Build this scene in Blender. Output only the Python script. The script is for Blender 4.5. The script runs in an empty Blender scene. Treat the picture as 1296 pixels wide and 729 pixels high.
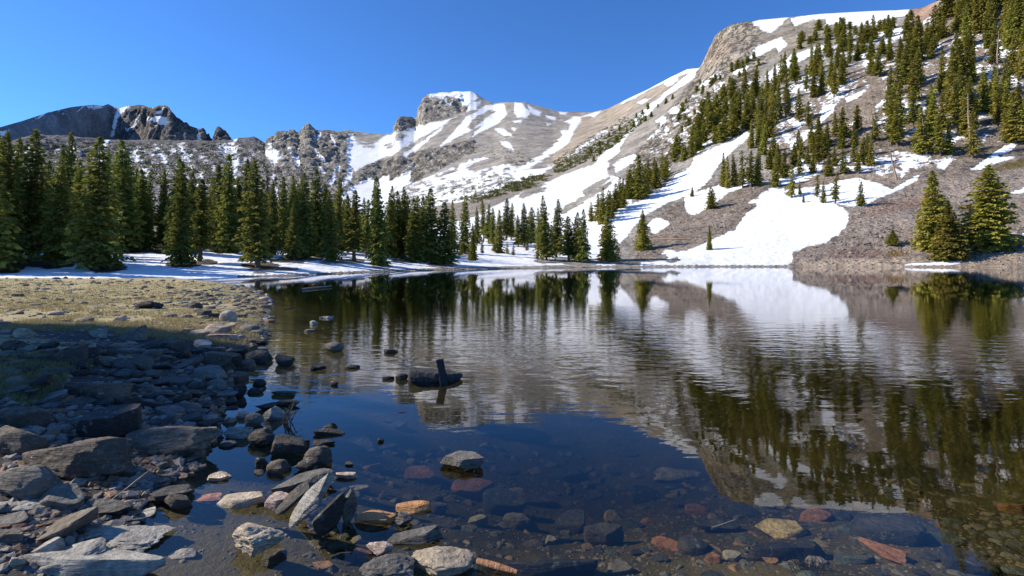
import bpy, bmesh, math, random
import numpy as np
R = math.radians
sc = bpy.context.scene
C = sc.collection
# ------------------------------------------------------------------ camera, sky, sun, exposure
CAMZ, F, CX, HY = 1.6, 640.0, 648.0, 330.0          # metres; focal length, centre and horizon in 1296-wide pixels
cam = bpy.data.cameras.new('camera'); cam_o = bpy.data.objects.new('camera', cam); C.objects.link(cam_o)
cam.sensor_width = 36.0; cam.lens = F / 1296 * 36; cam.shift_y = (HY - 364.5) / 1296
cam.clip_start = 0.05; cam.clip_end = 12000
cam_o.location = (0, 0, CAMZ); cam_o.rotation_euler = (math.pi / 2, 0, 0)
sc.camera = cam_o
SUN_AZ, SUN_EL = -86.0, 34.0                         # degrees clockwise from the view direction, above the horizon
w = bpy.data.worlds.new("World"); sc.world = w; w.use_nodes = True
sky = w.node_tree.nodes.new('ShaderNodeTexSky'); sky.sky_type = 'NISHITA'; sky.sun_disc = False
sky.sun_elevation = R(SUN_EL); sky.sun_rotation = R(SUN_AZ)
sky.altitude = 3200; sky.air_density = 0.95; sky.dust_density = 0.0; sky.ozone_density = 10.0
hsv = w.node_tree.nodes.new('ShaderNodeHueSaturation'); hsv.inputs['Saturation'].default_value = 1.05
w.node_tree.links.new(sky.outputs[0], hsv.inputs['Color']); w.node_tree.links.new(hsv.outputs[0], w.node_tree.nodes['Background'].inputs[0])
w.node_tree.nodes['Background'].inputs[1].default_value = 0.158
sl = bpy.data.lights.new('sun', 'SUN'); sl.energy = 4.5; sl.angle = R(0.5); sl.color = (1.0, 0.91, 0.77)
so = bpy.data.objects.new('sun', sl); C.objects.link(so)
from mathutils import Vector, Euler, Matrix
sdir = Vector((math.sin(R(SUN_AZ)) * math.cos(R(SUN_EL)), math.cos(R(SUN_AZ)) * math.cos(R(SUN_EL)), math.sin(R(SUN_EL))))
so.rotation_euler = sdir.to_track_quat('Z', 'Y').to_euler()
sc.view_settings.view_transform = 'Standard'; sc.view_settings.look = 'None'
sc.view_settings.exposure = 0.62; sc.view_settings.gamma = 1.0; sc.view_settings.use_curve_mapping = False
sc.cycles.use_denoising = True
sc.cycles.max_bounces = 8; sc.cycles.transparent_max_bounces = 12; sc.cycles.volume_bounces = 0
sc.cycles.diffuse_bounces = 3; sc.cycles.glossy_bounces = 3
sc.cycles.caustics_reflective = False; sc.cycles.caustics_refractive = False

# ------------------------------------------------------------------ numpy helpers
rs = np.random.RandomState
def pt(x, y, d):
    x = np.asarray(x, float); y = np.asarray(y, float); d = np.asarray(d, float)
    return np.stack([(x - CX) / F * d, d + 0 * x, CAMZ + (HY - y) / F * d], -1)

def perlin(p, seed=0):
    p = np.asarray(p, float) + seed * 17.31
    i = np.floor(p).astype(np.int64); f = p - i
    u = f * f * f * (f * (f * 6 - 15) + 10)
    out = 0
    for dx in (0, 1):
        wx = u[..., 0] if dx else 1 - u[..., 0]
        for dy in (0, 1):
            wy = u[..., 1] if dy else 1 - u[..., 1]
            for dz in (0, 1):
                wz = u[..., 2] if dz else 1 - u[..., 2]
                h = (i[..., 0] + dx) * 374761393 + (i[..., 1] + dy) * 668265263 + (i[..., 2] + dz) * 2147483647 + seed * 974634777
                h = (h ^ (h >> 13)) * 1274126177
                h = (h ^ (h >> 16)) & 0x7fffffff
                gx = ((h & 1023) / 511.5) - 1; gy = (((h >> 10) & 1023) / 511.5) - 1; gz = (((h >> 20) & 1023) / 511.5) - 1
                out = out + wx * wy * wz * (gx * (f[..., 0] - dx) + gy * (f[..., 1] - dy) + gz * (f[..., 2] - dz))
    return out * 1.15

def fbm(p, octs=4, seed=0, gain=0.5):
    o = 0; a = 1.0
    p = np.asarray(p, float)
    for k in range(octs):
        o = o + a * perlin(p * 2 ** k, seed + k); a *= gain
    return o

def poly_sd(px, py, poly):
    """signed distance in the polygon's own units, positive inside"""
    P = np.asarray(poly, float); n = len(P)
    d2 = np.full(px.shape, 1e18); ins = np.zeros(px.shape, bool)
    for k in range(n):
        ax, ay = P[k]; bx, by = P[(k + 1) % n]
        ex, ey = bx - ax, by - ay
        t = np.clip(((px - ax) * ex + (py - ay) * ey) / (ex * ex + ey * ey + 1e-12), 0, 1)
        d2 = np.minimum(d2, (px - ax - t * ex) ** 2 + (py - ay - t * ey) ** 2)
        c = ((ay > py) != (by > py)) & (px < (bx - ax) * (py - ay) / ((by - ay) if by != ay else 1e-12) + ax)
        ins ^= c
    return np.where(ins, 1, -1) * np.sqrt(d2)

def mesh_np(name, V, faces, mats=(), smooth=True, attrs=None, fmat=None):
    V = np.ascontiguousarray(V, np.float32); faces = np.ascontiguousarray(faces, np.int32)
    me = bpy.data.meshes.new(name); n, k = faces.shape
    me.vertices.add(len(V)); me.vertices.foreach_set('co', V.ravel())
    me.loops.add(n * k); me.loops.foreach_set('vertex_index', faces.ravel())
    me.polygons.add(n); me.polygons.foreach_set('loop_start', np.arange(n, dtype=np.int32) * k)
    me.polygons.foreach_set('use_smooth', np.full(n, smooth))
    for m in mats: me.materials.append(m)
    if fmat is not None: me.polygons.foreach_set('material_index', np.asarray(fmat, np.int32))
    for an, (ty, dat) in (attrs or {}).items():
        a = me.attributes.new(an, ty, 'POINT')
        a.data.foreach_set('color' if ty == 'FLOAT_COLOR' else 'value', np.ascontiguousarray(dat, np.float32).ravel())
    me.update(calc_edges=True)
    return me

def link(name, data, parent=None, loc=None, rot=None, scale=None):
    o = bpy.data.objects.new(name, data); C.objects.link(o)
    if loc is not None: o.location = tuple(float(v) for v in loc)
    if rot is not None: o.rotation_euler = rot
    if scale is not None: o.scale = tuple(float(v) for v in scale)
    if parent is not None: o.parent = parent
    return o
def tag(o, label=None, cat=None, group=None, kind=None):
    if label: o['label'] = label
    if cat: o['category'] = cat
    if group: o['group'] = group
    if kind: o['kind'] = kind
    return o
def grid_faces(nr, nc):
    i = np.arange(nr - 1)[:, None] * nc + np.arange(nc - 1)[None, :]
    return np.stack([i, i + 1, i + nc + 1, i + nc], -1).reshape(-1, 4)

# ------------------------------------------------------------------ material helpers
class NT:
    def __init__(s, name):
        s.m = bpy.data.materials.new(name); s.m.use_nodes = True
        s.t = s.m.node_tree; s.n = s.t.nodes; s.l = s.t.links; s.b = s.n['Principled BSDF']; s.out = s.n['Material Output']
        s.b.inputs['Specular IOR Level'].default_value = 0.3
    def node(s, ty, **kw):
        n = s.n.new(ty)
        for k, v in kw.items(): setattr(n, k, v)
        return n
    def set(s, sock, v):
        if hasattr(v, 'is_output') or isinstance(v, bpy.types.NodeSocket): s.l.new(v, sock)
        else: sock.default_value = v
    def noise(s, vec, scale, detail=6, rough=0.6, dist=0.0):
        n = s.node('ShaderNodeTexNoise'); s.l.new(vec, n.inputs['Vector'])
        n.inputs['Scale'].default_value = scale; n.inputs['Detail'].default_value = detail
        n.inputs['Roughness'].default_value = rough; n.inputs['Distortion'].default_value = dist
        return n.outputs['Fac']
    def math(s, op, a, b=0.0, c=None, clamp=False):
        n = s.node('ShaderNodeMath', operation=op); n.use_clamp = clamp
        s.set(n.inputs[0], a); s.set(n.inputs[1], b)
        if c is not None: s.set(n.inputs[2], c)
        return n.outputs[0]
    def ramp(s, v, a, b, c=0.0, d=1.0):
        n = s.node('ShaderNodeMapRange'); s.set(n.inputs[0], v)
        for k, q in zip((1, 2, 3, 4), (a, b, c, d)): s.set(n.inputs[k], q)
        return n.outputs[0]
    def mix(s, f, a, b, blend='MIX'):
        n = s.node('ShaderNodeMix', data_type='RGBA', blend_type=blend)
        s.set(n.inputs[0], f)
        for k, q in ((6, a), (7, b)):
            if isinstance(q, tuple): q = q + (1.0,) if len(q) == 3 else q
            s.set(n.inputs[k], q)
        return n.outputs[2]
    def attr(s, name):
        n = s.node('ShaderNodeAttribute', attribute_name=name); return n
    def obj(s): return s.node('ShaderNodeTexCoord').outputs['Object']
    def pos(s): return s.node('ShaderNodeNewGeometry').outputs['Position']
    def scalev(s, vec, v):
        n = s.node('ShaderNodeMapping'); s.l.new(vec, n.inputs[0]); n.inputs['Scale'].default_value = v
        return n.outputs[0]
    def bump(s, h, dist, strength=1.0, normal=None):
        n = s.node('ShaderNodeBump'); s.set(n.inputs['Height'], h)
        n.inputs['Distance'].default_value = dist; n.inputs['Strength'].default_value = strength
        if normal is not None: s.l.new(normal, n.inputs['Normal'])
        return n.outputs[0]

# mountain surface: rock or soil tone carried per vertex, snow with crisp ragged edges over it
def mountain_material(name, sc1):
    k = NT(name); p = k.pos()
    tint = k.attr('tint').outputs['Color']; crag = k.attr('crag').outputs['Fac']; sn = k.attr('snow').outputs['Fac']; rag = k.attr('ragged').outputs['Fac']
    n1 = k.noise(p, 0.035 * sc1, 10, 0.68); n2 = k.noise(p, 0.4 * sc1, 8, 0.7); n3 = k.noise(p, 1.6 * sc1, 4, 0.6)
    vor = k.node('ShaderNodeTexVoronoi', feature='F1'); k.l.new(p, vor.inputs['Vector']); vor.inputs['Scale'].default_value = 0.55 * sc1
    vor.inputs['Detail'].default_value = 2.0; vor.inputs['Randomness'].default_value = 1.0
    sep = k.node('ShaderNodeSeparateColor'); k.l.new(vor.outputs['Color'], sep.inputs[0])
    var = k.math('ADD', k.math('MULTIPLY', k.ramp(n1, .3, .7, -.62, .62), 1.0), k.ramp(n2, .32, .68, -.55, .55))
    var = k.math('ADD', var, k.ramp(sep.outputs[0], 0, 1, -.16, .16))
    fac = k.math('ADD', 1.0, var)
    rgb = k.node('ShaderNodeVectorMath', operation='SCALE'); k.l.new(tint, rgb.inputs[0]); k.l.new(fac, rgb.inputs[3])
    col = rgb.outputs[0]
    
    col = k.mix(k.ramp(k.noise(p, 0.09 * sc1, 5), .45, .7, 0, .35), col, (0.30, 0.23, 0.165), 'MIX')
    cn = k.noise(k.scalev(p, (1, 1, .45)), .075 * sc1, 7, .62, .5)
    crk = k.math('MULTIPLY', k.ramp(k.math('ABSOLUTE', k.math('SUBTRACT', cn, .5)), 0, .05, 1, 0), crag)
    col = k.mix(k.math('MULTIPLY', crk, .75), col, (.05, .047, .042))
    # snow
    amp = k.math('MULTIPLY', k.math('SUBTRACT', k.math('MULTIPLY', k.math('ADD', n2, n1), 0.5), .5), k.math('MULTIPLY', rag, 75.0))
    s = k.math('ADD', sn, amp)
    s = k.math('SUBTRACT', s, k.ramp(k.noise(p, .16 * sc1, 5, .7), .60, .72, 0, 9.0))
    sm = k.ramp(s, -0.35, 0.35)
    sncol = k.mix(k.ramp(n1, .3, .7), (.74, .76, .79), (.84, .845, .85))
    sncol = k.mix(k.ramp(n3, .60, .74, 0, .16), sncol, (.45, .40, .34))
    sncol = k.mix(k.ramp(k.noise(p, .07 * sc1, 6, .7), .52, .70, 0, .22), sncol, (.58, .54, .48))
    k.set(k.b.inputs['Base Color'], k.mix(sm, col, sncol))
    k.b.inputs['Roughness'].default_value = 0.85
    h = k.math('ADD', k.math('MULTIPLY', n2, 1.3), k.math('MULTIPLY', vor.outputs['Distance'], -.45))
    h = k.math('ADD', h, k.math('MULTIPLY', n1, 2.2))
    h = k.math('SUBTRACT', h, k.math('MULTIPLY', crk, 1.5))
    h = k.mix(sm, h, k.math('MULTIPLY', k.noise(p, 0.5 * sc1, 3, .45), 0.3))
    k.set(k.b.inputs['Normal'], k.bump(h, 1.6 / sc1, 1.0))
    return k.m
M_mtn = mountain_material('mountain_slope', 1.0)
M_far = mountain_material('far_rock', 0.22)

def rock_material():
    k = NT('stone'); o = k.obj(); p = k.pos()
    info = k.node('ShaderNodeObjectInfo'); col = info.outputs['Color']; rnd = info.outputs['Random']
    off = k.node('ShaderNodeVectorMath', operation='ADD'); k.l.new(p, off.inputs[0])
    comb = k.node('ShaderNodeCombineXYZ'); k.l.new(k.math('MULTIPLY', rnd, 40.0), comb.inputs[0]); k.l.new(comb.outputs[0], off.inputs[1])
    q = off.outputs[0]
    n1 = k.noise(q, 5, 9, .65); n2 = k.noise(q, 28, 8, .7); n3 = k.noise(k.scalev(q, (3, 3, 26)), 2.5, 5, .6, .6)
    f = k.math('ADD', k.ramp(n1, .3, .7, .62, 1.35), k.ramp(n2, .32, .68, -.34, .34))
    f = k.math('ADD', f, k.ramp(n3, .3, .7, -.22, .22))
    rgb = k.node('ShaderNodeVectorMath', operation='SCALE'); k.l.new(col, rgb.inputs[0]); k.l.new(f, rgb.inputs[3])
    c = k.mix(k.ramp(k.noise(q, 3.2, 5), .54, .72, 0, .38), rgb.outputs[0], (.27, .19, .11))
    c = k.mix(k.ramp(k.noise(q, 17, 5), .60, .68, 0, .5), c, (.36, .37, .33))
    c = k.mix(k.ramp(k.noise(q, 9, 6, .7), .60, .66, 0, .55), c, (.05, .05, .045))
    k.set(k.b.inputs['Base Color'], c); k.b.inputs['Roughness'].default_value = .72
    h = k.math('ADD', k.math('MULTIPLY', n1, 1.0), k.math('MULTIPLY', n2, .4)); h = k.math('ADD', h, k.math('MULTIPLY', n3, .6))
    k.set(k.b.inputs['Normal'], k.bump(h, .05, 1.0))
    return k.m
M_rock = rock_material()

def loose_material(name, cols, scale, rough=.85):
    k = NT(name); g = k.node('ShaderNodeNewGeometry')
    rnd = g.outputs['Random Per Island']
    n = k.noise(k.pos(), scale, 6, .65)
    cr = k.node('ShaderNodeValToRGB'); k.l.new(rnd, cr.inputs[0])
    e = cr.color_ramp.elements
    while len(e) < len(cols): e.new(.5)
    for i, c in enumerate(cols): e[i].position = i / (len(cols) - 1); e[i].color = c + (1,)
    rgb = k.node('ShaderNodeVectorMath', operation='SCALE'); k.l.new(cr.outputs[0], rgb.inputs[0]); k.l.new(k.ramp(n, .3, .7, .6, 1.35), rgb.inputs[3])
    k.set(k.b.inputs['Base Color'], rgb.outputs[0]); k.b.inputs['Roughness'].default_value = rough
    k.set(k.b.inputs['Normal'], k.bump(n, .5 / scale, .6))
    return k.m
M_scree = loose_material('scree_stone', [(.14, .12, .10), (.26, .22, .18), (.34, .31, .27), (.22, .17, .14)], 3)
M_meadow = loose_material('meadow_stone', [(.05, .05, .048), (.17, .16, .14), (.34, .30, .25), (.10, .10, .095), (.40, .33, .25), (.22, .20, .18)], 12)
M_pebble = loose_material('pebble_stone', [(.07, .07, .068), (.17, .16, .15), (.28, .24, .20), (.24, .13, .07), (.10, .10, .10)], 30)
M_bedstone = loose_material('lakebed_stone', [(.07, .072, .068), (.15, .14, .105), (.24, .18, .10), (.10, .105, .095), (.30, .17, .08), (.17, .165, .13)], 12)
M_gravel = loose_material('lake_gravel', [(.07, .06, .035), (.16, .13, .07), (.26, .20, .11), (.22, .11, .05), (.09, .085, .07)], 30)

def leaf_material(name, dark, light, olive):
    k = NT(name); o = k.obj(); info = k.node('ShaderNodeObjectInfo'); g = k.node('ShaderNodeNewGeometry')
    rnd = g.outputs['Random Per Island']
    c = k.mix(k.ramp(rnd, 0, 1), dark, light)
    c = k.mix(k.ramp(k.noise(o, .8, 3), .42, .66, 0, .75), c, olive)
    hs = k.node('ShaderNodeHueSaturation'); k.l.new(c, hs.inputs['Color'])
    k.l.new(k.ramp(info.outputs['Random'], 0, 1, .70, 1.30), hs.inputs['Value'])
    k.l.new(k.ramp(k.math('FRACT', k.math('MULTIPLY', info.outputs['Random'], 7.3)), 0, 1, .482, .508), hs.inputs['Hue'])
    d = k.node('ShaderNodeBsdfDiffuse'); k.l.new(hs.outputs[0], d.inputs[0])
    t = k.node('ShaderNodeBsdfTranslucent'); k.l.new(hs.outputs[0], t.inputs[0])
    m = k.node('ShaderNodeMixShader'); m.inputs[0].default_value = .30
    k.l.new(d.outputs[0], m.inputs[1]); k.l.new(t.outputs[0], m.inputs[2]); k.l.new(m.outputs[0], k.out.inputs[0])
    return k.m
M_spruce = leaf_material('spruce_needles', (.10, .128, .033), (.24, .258, .06), (.31, .29, .066))
M_pine = leaf_material('pine_needles', (.15, .155, .03), (.30, .29, .055), (.34, .275, .06))
M_shrub = leaf_material('shrub_leaves', (.06, .075, .02), (.12, .13, .04), (.13, .11, .035))
def bark_material(name, a, b):
    k = NT(name); o = k.scalev(k.obj(), (6, 6, 1.2)); n = k.noise(o, 2, 6, .7)
    k.set(k.b.inputs['Base Color'], k.mix(k.ramp(n, .3, .7), a, b)); k.b.inputs['Roughness'].default_value = .9
    k.set(k.b.inputs['Normal'], k.bump(n, .05, .8)); return k.m
M_bark = bark_material('tree_bark', (.075, .055, .042), (.20, .15, .115))
M_snag = bark_material('weathered_wood', (.22, .15, .10), (.42, .32, .23))
M_drift = bark_material('driftwood_grey', (.025, .024, .024), (.085, .08, .078))
M_grey = bark_material('grey_log', (.12, .11, .10), (.26, .24, .21))
M_stick = bark_material('orange_wood', (.22, .09, .04), (.46, .24, .13))
M_straw = bark_material('dry_stem', (.30, .25, .15), (.42, .36, .24))

# ------------------------------------------------------------------ the mountains: one sheet from the far shore to the skyline
def il(tab, col): 
    t = np.array(tab, float); return lambda x: np.interp(x, t[:, 0], t[:, col])
ROW0 = [(-900, 38, .15), (130, 43.5, .12), (252, 47.4, .05), (320, 50, .05), (370, 53.5, .05), (440, 64, .05), (520, 79, .05), (600, 93, .05),
        (700, 114, .05), (800, 128, .05), (900, 136, .05), (1100, 133, .05), (1296, 120, .05), (2100, 80, .05)]
ROW1 = [(-900, 305, 62), (-100, 314, 68), (100, 318, 72), (250, 317, 78), (400, 318, 95), (500, 320, 115), (600, 321, 145), (700, 321, 160), (770, 322, 165),
        (850, 314, 160), (920, 306, 160), (1000, 296, 162), (1100, 285, 158), (1200, 290, 150), (1296, 288, 142), (2100, 270, 105)]
ROW2 = [(-900, 270, 300), (0, 275, 380), (400, 272, 420), (500, 277, 400), (600, 272, 320), (700, 258, 320), (770, 262, 250), (850, 258, 236), (950, 240, 225),
        (1000, 235, 222), (1100, 218, 215), (1296, 205, 200), (2100, 150, 150)]
ROW3 = [(-900, 240, 800), (0, 228, 950), (400, 222, 950), (480, 240, 850), (560, 228, 760), (640, 214, 680), (700, 205, 700), (740, 190, 660), (800, 180, 520), (900, 146, 410),
        (1000, 118, 370), (1100, 95, 340), (1296, 50, 300), (2100, -150, 230)]
RIDGE = [(-900, 215), (-200, 196), (0, 182), (40, 170), (90, 172), (130, 176), (170, 177.5), (230, 177.5), (290, 177.5), (300, 175.5), (310, 174), (322, 173), (330, 177), (337, 182),
         (339, 174), (344, 172), (347, 173), (350, 167), (358, 165), (365, 166), (367, 164), (372, 164.5), (376, 168), (381, 168.5), (383, 161), (387, 157), (391, 156), (397, 162), (400, 165), (415, 165), (428, 167), (440, 165),
         (460, 167.5), (486, 170), (497, 168), (500, 157), (503, 150), (507, 147.5), (520, 148.5), (525, 150), (527, 148), (530, 137), (535, 126), (538, 122), (545, 119), (575, 116.5), (595, 115.5), (602, 118),
         (612, 125), (625, 130.5), (640, 129), (665, 129.5), (690, 136.5), (708, 141), (725, 142), (748, 142), (768, 138), (790, 127), (820, 113), (850, 97), (870, 87.5), (885, 86), (889, 80), (893, 70),
         (900, 56), (905, 46), (912, 39), (925, 31), (940, 28), (955, 27), (960, 25.5), (1000, 21.5), (1040, 17.5), (1100, 14), (1140, 12.5), (1165, 10), (1185, 2), (1230, -35), (1296, -85), (1500, -190), (2100, -300)]
RIDGED = [(-900, 850), (-200, 1050), (0, 1250), (120, 1450), (330, 1500), (500, 1480), (540, 1750), (600, 1750), (660, 1500), (735, 1450), (800, 1050), (885, 820), (950, 700), (1100, 590), (1180, 500), (1296, 430), (1500, 380), (2100, 330)]
d0f, z0f = il(ROW0, 1), il(ROW0, 2)
y0f = lambda x: HY + (CAMZ - z0f(x)) * F / d0f(x)
def col_nodes(x):
    Y = np.stack([y0f(x), il(ROW1, 1)(x), il(ROW2, 1)(x), il(ROW3, 1)(x), il(RIDGE, 1)(x)], 0)
    D = np.stack([d0f(x), il(ROW1, 2)(x), il(ROW2, 2)(x), il(ROW3, 2)(x), il(RIDGED, 1)(x)], 0)
    for k in range(3, 0, -1): Y[k] = np.maximum(Y[k], Y[4] + (4 - k) * 9.0)
    return Y, D
def depth_at(x, y):
    """distance of the hillside seen in direction (x, y): monotone cubic through the five rows"""
    x = np.asarray(x, float); y = np.asarray(y, float)
    Y, D = col_nodes(x)
    # log-distance against y keeps near and far slopes even
    L = np.log(D); h = Y[:-1] - Y[1:]; m = (L[1:] - L[:-1]) / h
    T = np.zeros_like(L); T[0] = m[0]; T[-1] = m[-1]
    for k in range(1, 4):
        T[k] = 2 * m[k - 1] * m[k] / (m[k - 1] + m[k] + 1e-12)
    out = L[0].copy() + 0 * y
    for k in range(4):
        t = np.clip((Y[k] - y) / h[k], 0, 1)
        v = (2 * t**3 - 3 * t**2 + 1) * L[k] + (t**3 - 2 * t**2 + t) * h[k] * T[k] + (-2 * t**3 + 3 * t**2) * L[k + 1] + (t**3 - t**2) * h[k] * T[k + 1]
        out = np.where((y <= Y[k]) & (y >= Y[k + 1]), v, out)
    out = np.where(y < Y[4], L[4], out)
    return np.exp(out)

# snow patches (positive) and bare strips (negative) as outlines on the slopes, in the picture's directions; painted in order
SNOW = []
def S(*pts, r=.22, v=1): SNOW.append((pts, r, v))
def B(*pts, r=.22): SNOW.append((pts, r, -1))
def PATCHY(bias, r, *pts): SNOW.append((pts, r, ('p', bias)))
# bench under the far peak
S((128,180),(136,175),(140,177),(134,187),(128,200),(130,215),(118,213),(120,195)); S((85,182),(97,188),(92,191)); S((168,190),(178,198),(175,208),(170,202))
S((197,186),(206,192),(212,200),(213,212),(207,208),(200,196)); S((225,184),(233,184),(233,192),(242,196),(239,203),(231,200),(226,190)); S((178,212),(190,218),(186,226),(176,222)); S((251,217),(257,217),(258,230),(252,228))
S((278,187),(296,179),(303,190),(300,197),(303,205),(298,222),(303,232),(299,240),(293,215),(297,195),(288,193),(285,202),(283,195)); S((296,174),(301,176),(299,181),(295,180))
PATCHY(-2.6, .6, (0,180),(120,180),(330,182),(330,260),(0,260))
# cirque wall
S((336,193),(343,186),(352,193),(358,200),(352,206),(348,212),(343,208),(340,202)); S((340,180),(346,186),(340,187)); S((367,195),(376,197),(383,206),(378,215),(374,210),(371,202)); S((345,220),(348,221),(348,234),(344,232)); S((347,236),(352,240),(353,256),(348,250))
S((364,184),(370,192),(366,192)); S((402,172),(407,169),(406,176),(402,180)); S((396,172),(402,182),(398,182)); S((397,187),(405,196),(412,204),(411,209),(405,202),(398,193)); S((400,207),(408,215),(413,221),(410,223),(403,213)); S((426,209),(431,212),(430,219),(426,215)); S((419,225),(424,214),(425,228),(420,238),(416,235))
S((418,172),(424,178),(426,187),(422,186)); S((372,186),(380,190),(377,194))
# cirque snowfield and the white streaks under the summit
S((441,172),(447,171),(453,177),(465,182),(472,184),(480,176),(490,170),(510,168),(520,162),(540,157),(560,152),(578,147),(565,156),(550,165),(530,176),(513,186),(500,194),(480,203),(466,210),(455,213),(450,218),(446,212),(441,222),(438,200))
S((442,212),(447,214),(445,230),(436,238),(430,243),(437,225)); S((428,252),(445,237),(468,226),(478,228),(492,222),(494,231),(505,225),(514,220),(522,214),(519,229),(517,235),(500,245),(480,264),(440,282),(425,270))
B((448,173),(456,178),(464,181),(472,187),(462,186),(452,180),r=.5); B((489,184),(500,181),(498,186),(490,188),r=.5); B((502,172),(514,171),(508,176),(500,177),r=.5)
S((511,194),(540,174),(562,158),(560,163),(535,184),(515,199),(510,200)); S((555,186),(575,165),(590,148),(602,141),(615,132.5),(638,131),(642,145),(632,155),(620,162),(600,172),(596,180),(600,168),(608,160),(590,168),(570,180)); B((592,161),(600,150),(618,140),(627,141),(612,152),(598,163))
PATCHY(-1.5, .45, (500,215),(530,196),(548,186),(560,190),(545,205),(520,222),(505,232))
S((540,118.5),(575,115),(598,114),(606,124),(594,132),(585,137),(583,130),(575,124),(560,126),(548,125),r=.5); S((595,130),(610,127),(603,138),(590,142)); PATCHY(-.5, .5, (560,124),(582,130),(575,142),(560,142))
S((651,130),(660,130),(672,142),(668,149),(655,149),(650,142)); S((648,153),(660,152),(661,156),(650,156)); S((667,132),(685,142),(684,148),(672,144)); S((690,144),(705,150),(700,152),(690,148)); S((626,163),(638,162),(650,173),(640,173),(630,168)); S((632,178),(645,180),(652,192),(645,190),(635,184)); S((690,155),(698,157),(692,159)); S((706,140),(718,142.5),(716,146),(708,145)); S((646,160),(655,163),(650,166))
# the long gully
S((727,147),(734,147),(736,153),(729,162),(723,175),(716,184),(702,192),(692,200),(677,209),(660,216),(645,218),(642,208),(654,211),(668,205),(685,195),(700,184),(712,171),(707,164),(719,164),(722,157),(714,154),r=.3)
# patchy basin below the summit
PATCHY(1.2, .62, (480,245),(520,228),(560,212),(600,195),(620,193),(642,205),(660,215),(682,211),(698,208),(690,222),(660,236),(640,242),(610,255),(560,266),(500,285),(440,300),(460,270))
B((584,214),(605,204),(622,199),(640,206),(620,212),(602,217)); S((640,219),(680,213),(702,209),(685,222),(655,228),r=.4); S((558,222),(588,210),(596,218),(575,228),r=.4)
# lower slopes: snow from the big apron to the lake
S((-400,300),(0,318),(100,322),(250,318),(330,312),(400,306),(470,300),(560,284),(600,274),(630,258),(655,246),(690,232),(712,222),(750,208),(765,192),(783,177),(793,170),(800,155),(805,146),(822,132),(840,119),(863,100),(885,87),(873,103),(852,117),(836,130),(817,148),(808,158),(795,170),(787,184),(782,194),(771,205),(771,212),(768,220),(800,232),(800,262),(782,290),(780,340),(740,341),(420,352),(300,356),(-400,360),r=.26)
B((500,286),(540,262),(580,256),(620,246),(660,236),(690,223),(706,216),(712,222),(690,232),(655,246),(630,257),(600,272),(560,282)); B((656,249),(664,240),(680,236),(691,238),(680,243),(662,251)); B((705,268),(720,258),(745,245),(760,236),(778,226),(765,240),(740,256),(715,270)); B((737,243),(750,232),(778,221),(760,236),(742,247)); B((668,243),(690,240),(686,242),(672,245),r=.3)
B((752,268),(775,254),(800,238),(815,230),(800,246),(775,262),(758,274),r=.3)
S((785,131),(800,121),(830,105),(855,91),(870,86),(886,85),(880,92),(872,100),(866,98),(872,92),(860,97),(852,106),(845,110),(840,106),(825,112),(805,124),(788,132))
S((735,148),(750,142),(765,138),(752,149),(745,147),r=.3); S((716,198),(745,178),(765,164),(771,166),(750,180),(735,191),(718,201),r=.4); S((805,130),(815,125),(822,124),(812,132)); S((830,152),(838,147),(845,147),(843,155),(836,156),(829,155),r=.3); S((846,143),(855,136),(866,136),(860,143),(868,146),(850,147),r=.3); S((818,177),(835,162),(840,155),(842,157),(832,168),(822,178)); S((775,208),(790,199),(803,196),(807,202),(795,211),(780,219),r=.4)
PATCHY(-2.2, .6, (735,190),(760,165),(790,145),(812,135),(800,150),(775,172),(745,195)); PATCHY(-1.6, .6, (790,225),(830,170),(870,120),(890,95),(925,100),(940,140),(900,190),(850,220),(820,240))
# tongue above the trees, shelves, and the big lobe at the shore
S((766,300),(780,276),(800,258),(835,240),(855,222),(875,210),(878,200),(900,190),(930,177),(946,164),(951,170),(940,180),(926,192),(912,206),(902,222),(892,235),(876,245),(850,256),(818,272),(800,290),(785,310))
S((866,251),(870,245),(885,240),(925,230),(940,225),(955,228),(940,238),(920,245),(905,258),(888,268),(880,272),(870,270),(865,262)); S((817,284),(830,275),(845,280),(848,284),(830,296),(825,296),(822,288))
S((735,341),(745,330),(790,331),(828,331),(845,328),(836,322),(842,316),(860,318),(880,314),(900,304),(930,290),(935,282),(945,270),(958,260),(955,258),(945,257),(960,247),(970,240),(975,237),(993,237),(998,250),(1012,253),(1040,254),(1060,259),(1066,262),(1075,270),(1072,285),(1060,299),(1045,308),(1020,313),(1004,320),(1003,331),(995,336),(970,341),r=.26); B((843,330),(857,325),(860,329),(848,332)); B((778,338),(782,330),(812,332),(806,336))
S((975,240),(1000,238),(1040,235),(1065,228),(1085,225),(1110,232),(1130,238),(1150,228),(1166,219),(1160,229),(1140,240),(1105,255),(1092,262),(1075,262),(1065,260),(1040,256),(1000,254)); S((985,236),(985,225),(1000,215),(1015,200),(1022,212),(1042,204),(1038,220),(1010,233))
S((1000,181),(1015,168),(1035,155),(1040,130),(1060,130),(1055,142),(1040,155),(1030,170),(1015,182),(1000,192)); S((1070,125),(1090,112),(1098,113),(1085,125),(1072,129)); S((1075,158),(1088,150),(1090,152),(1078,159)); S((1055,205),(1080,195),(1082,200),(1070,210),(1055,213)); S((1105,136),(1130,118),(1131,122),(1110,137))
S((1190,130),(1200,123),(1202,135),(1190,145),(1188,152)); S((1210,126),(1217,120),(1215,130)); S((1190,181),(1215,167),(1212,178),(1195,188)); S((1235,147),(1250,141),(1251,147),(1238,150)); S((1222,216),(1240,205),(1270,182),(1291,179),(1283,190),(1275,195),(1265,197),(1291,198),(1265,207),(1240,216)); S((1140,206),(1170,190),(1165,200),(1150,215),(1140,227)); S((1183,212),(1210,185),(1206,200),(1195,216)); S((1278,243),(1320,232),(1320,241),(1283,246))
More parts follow.
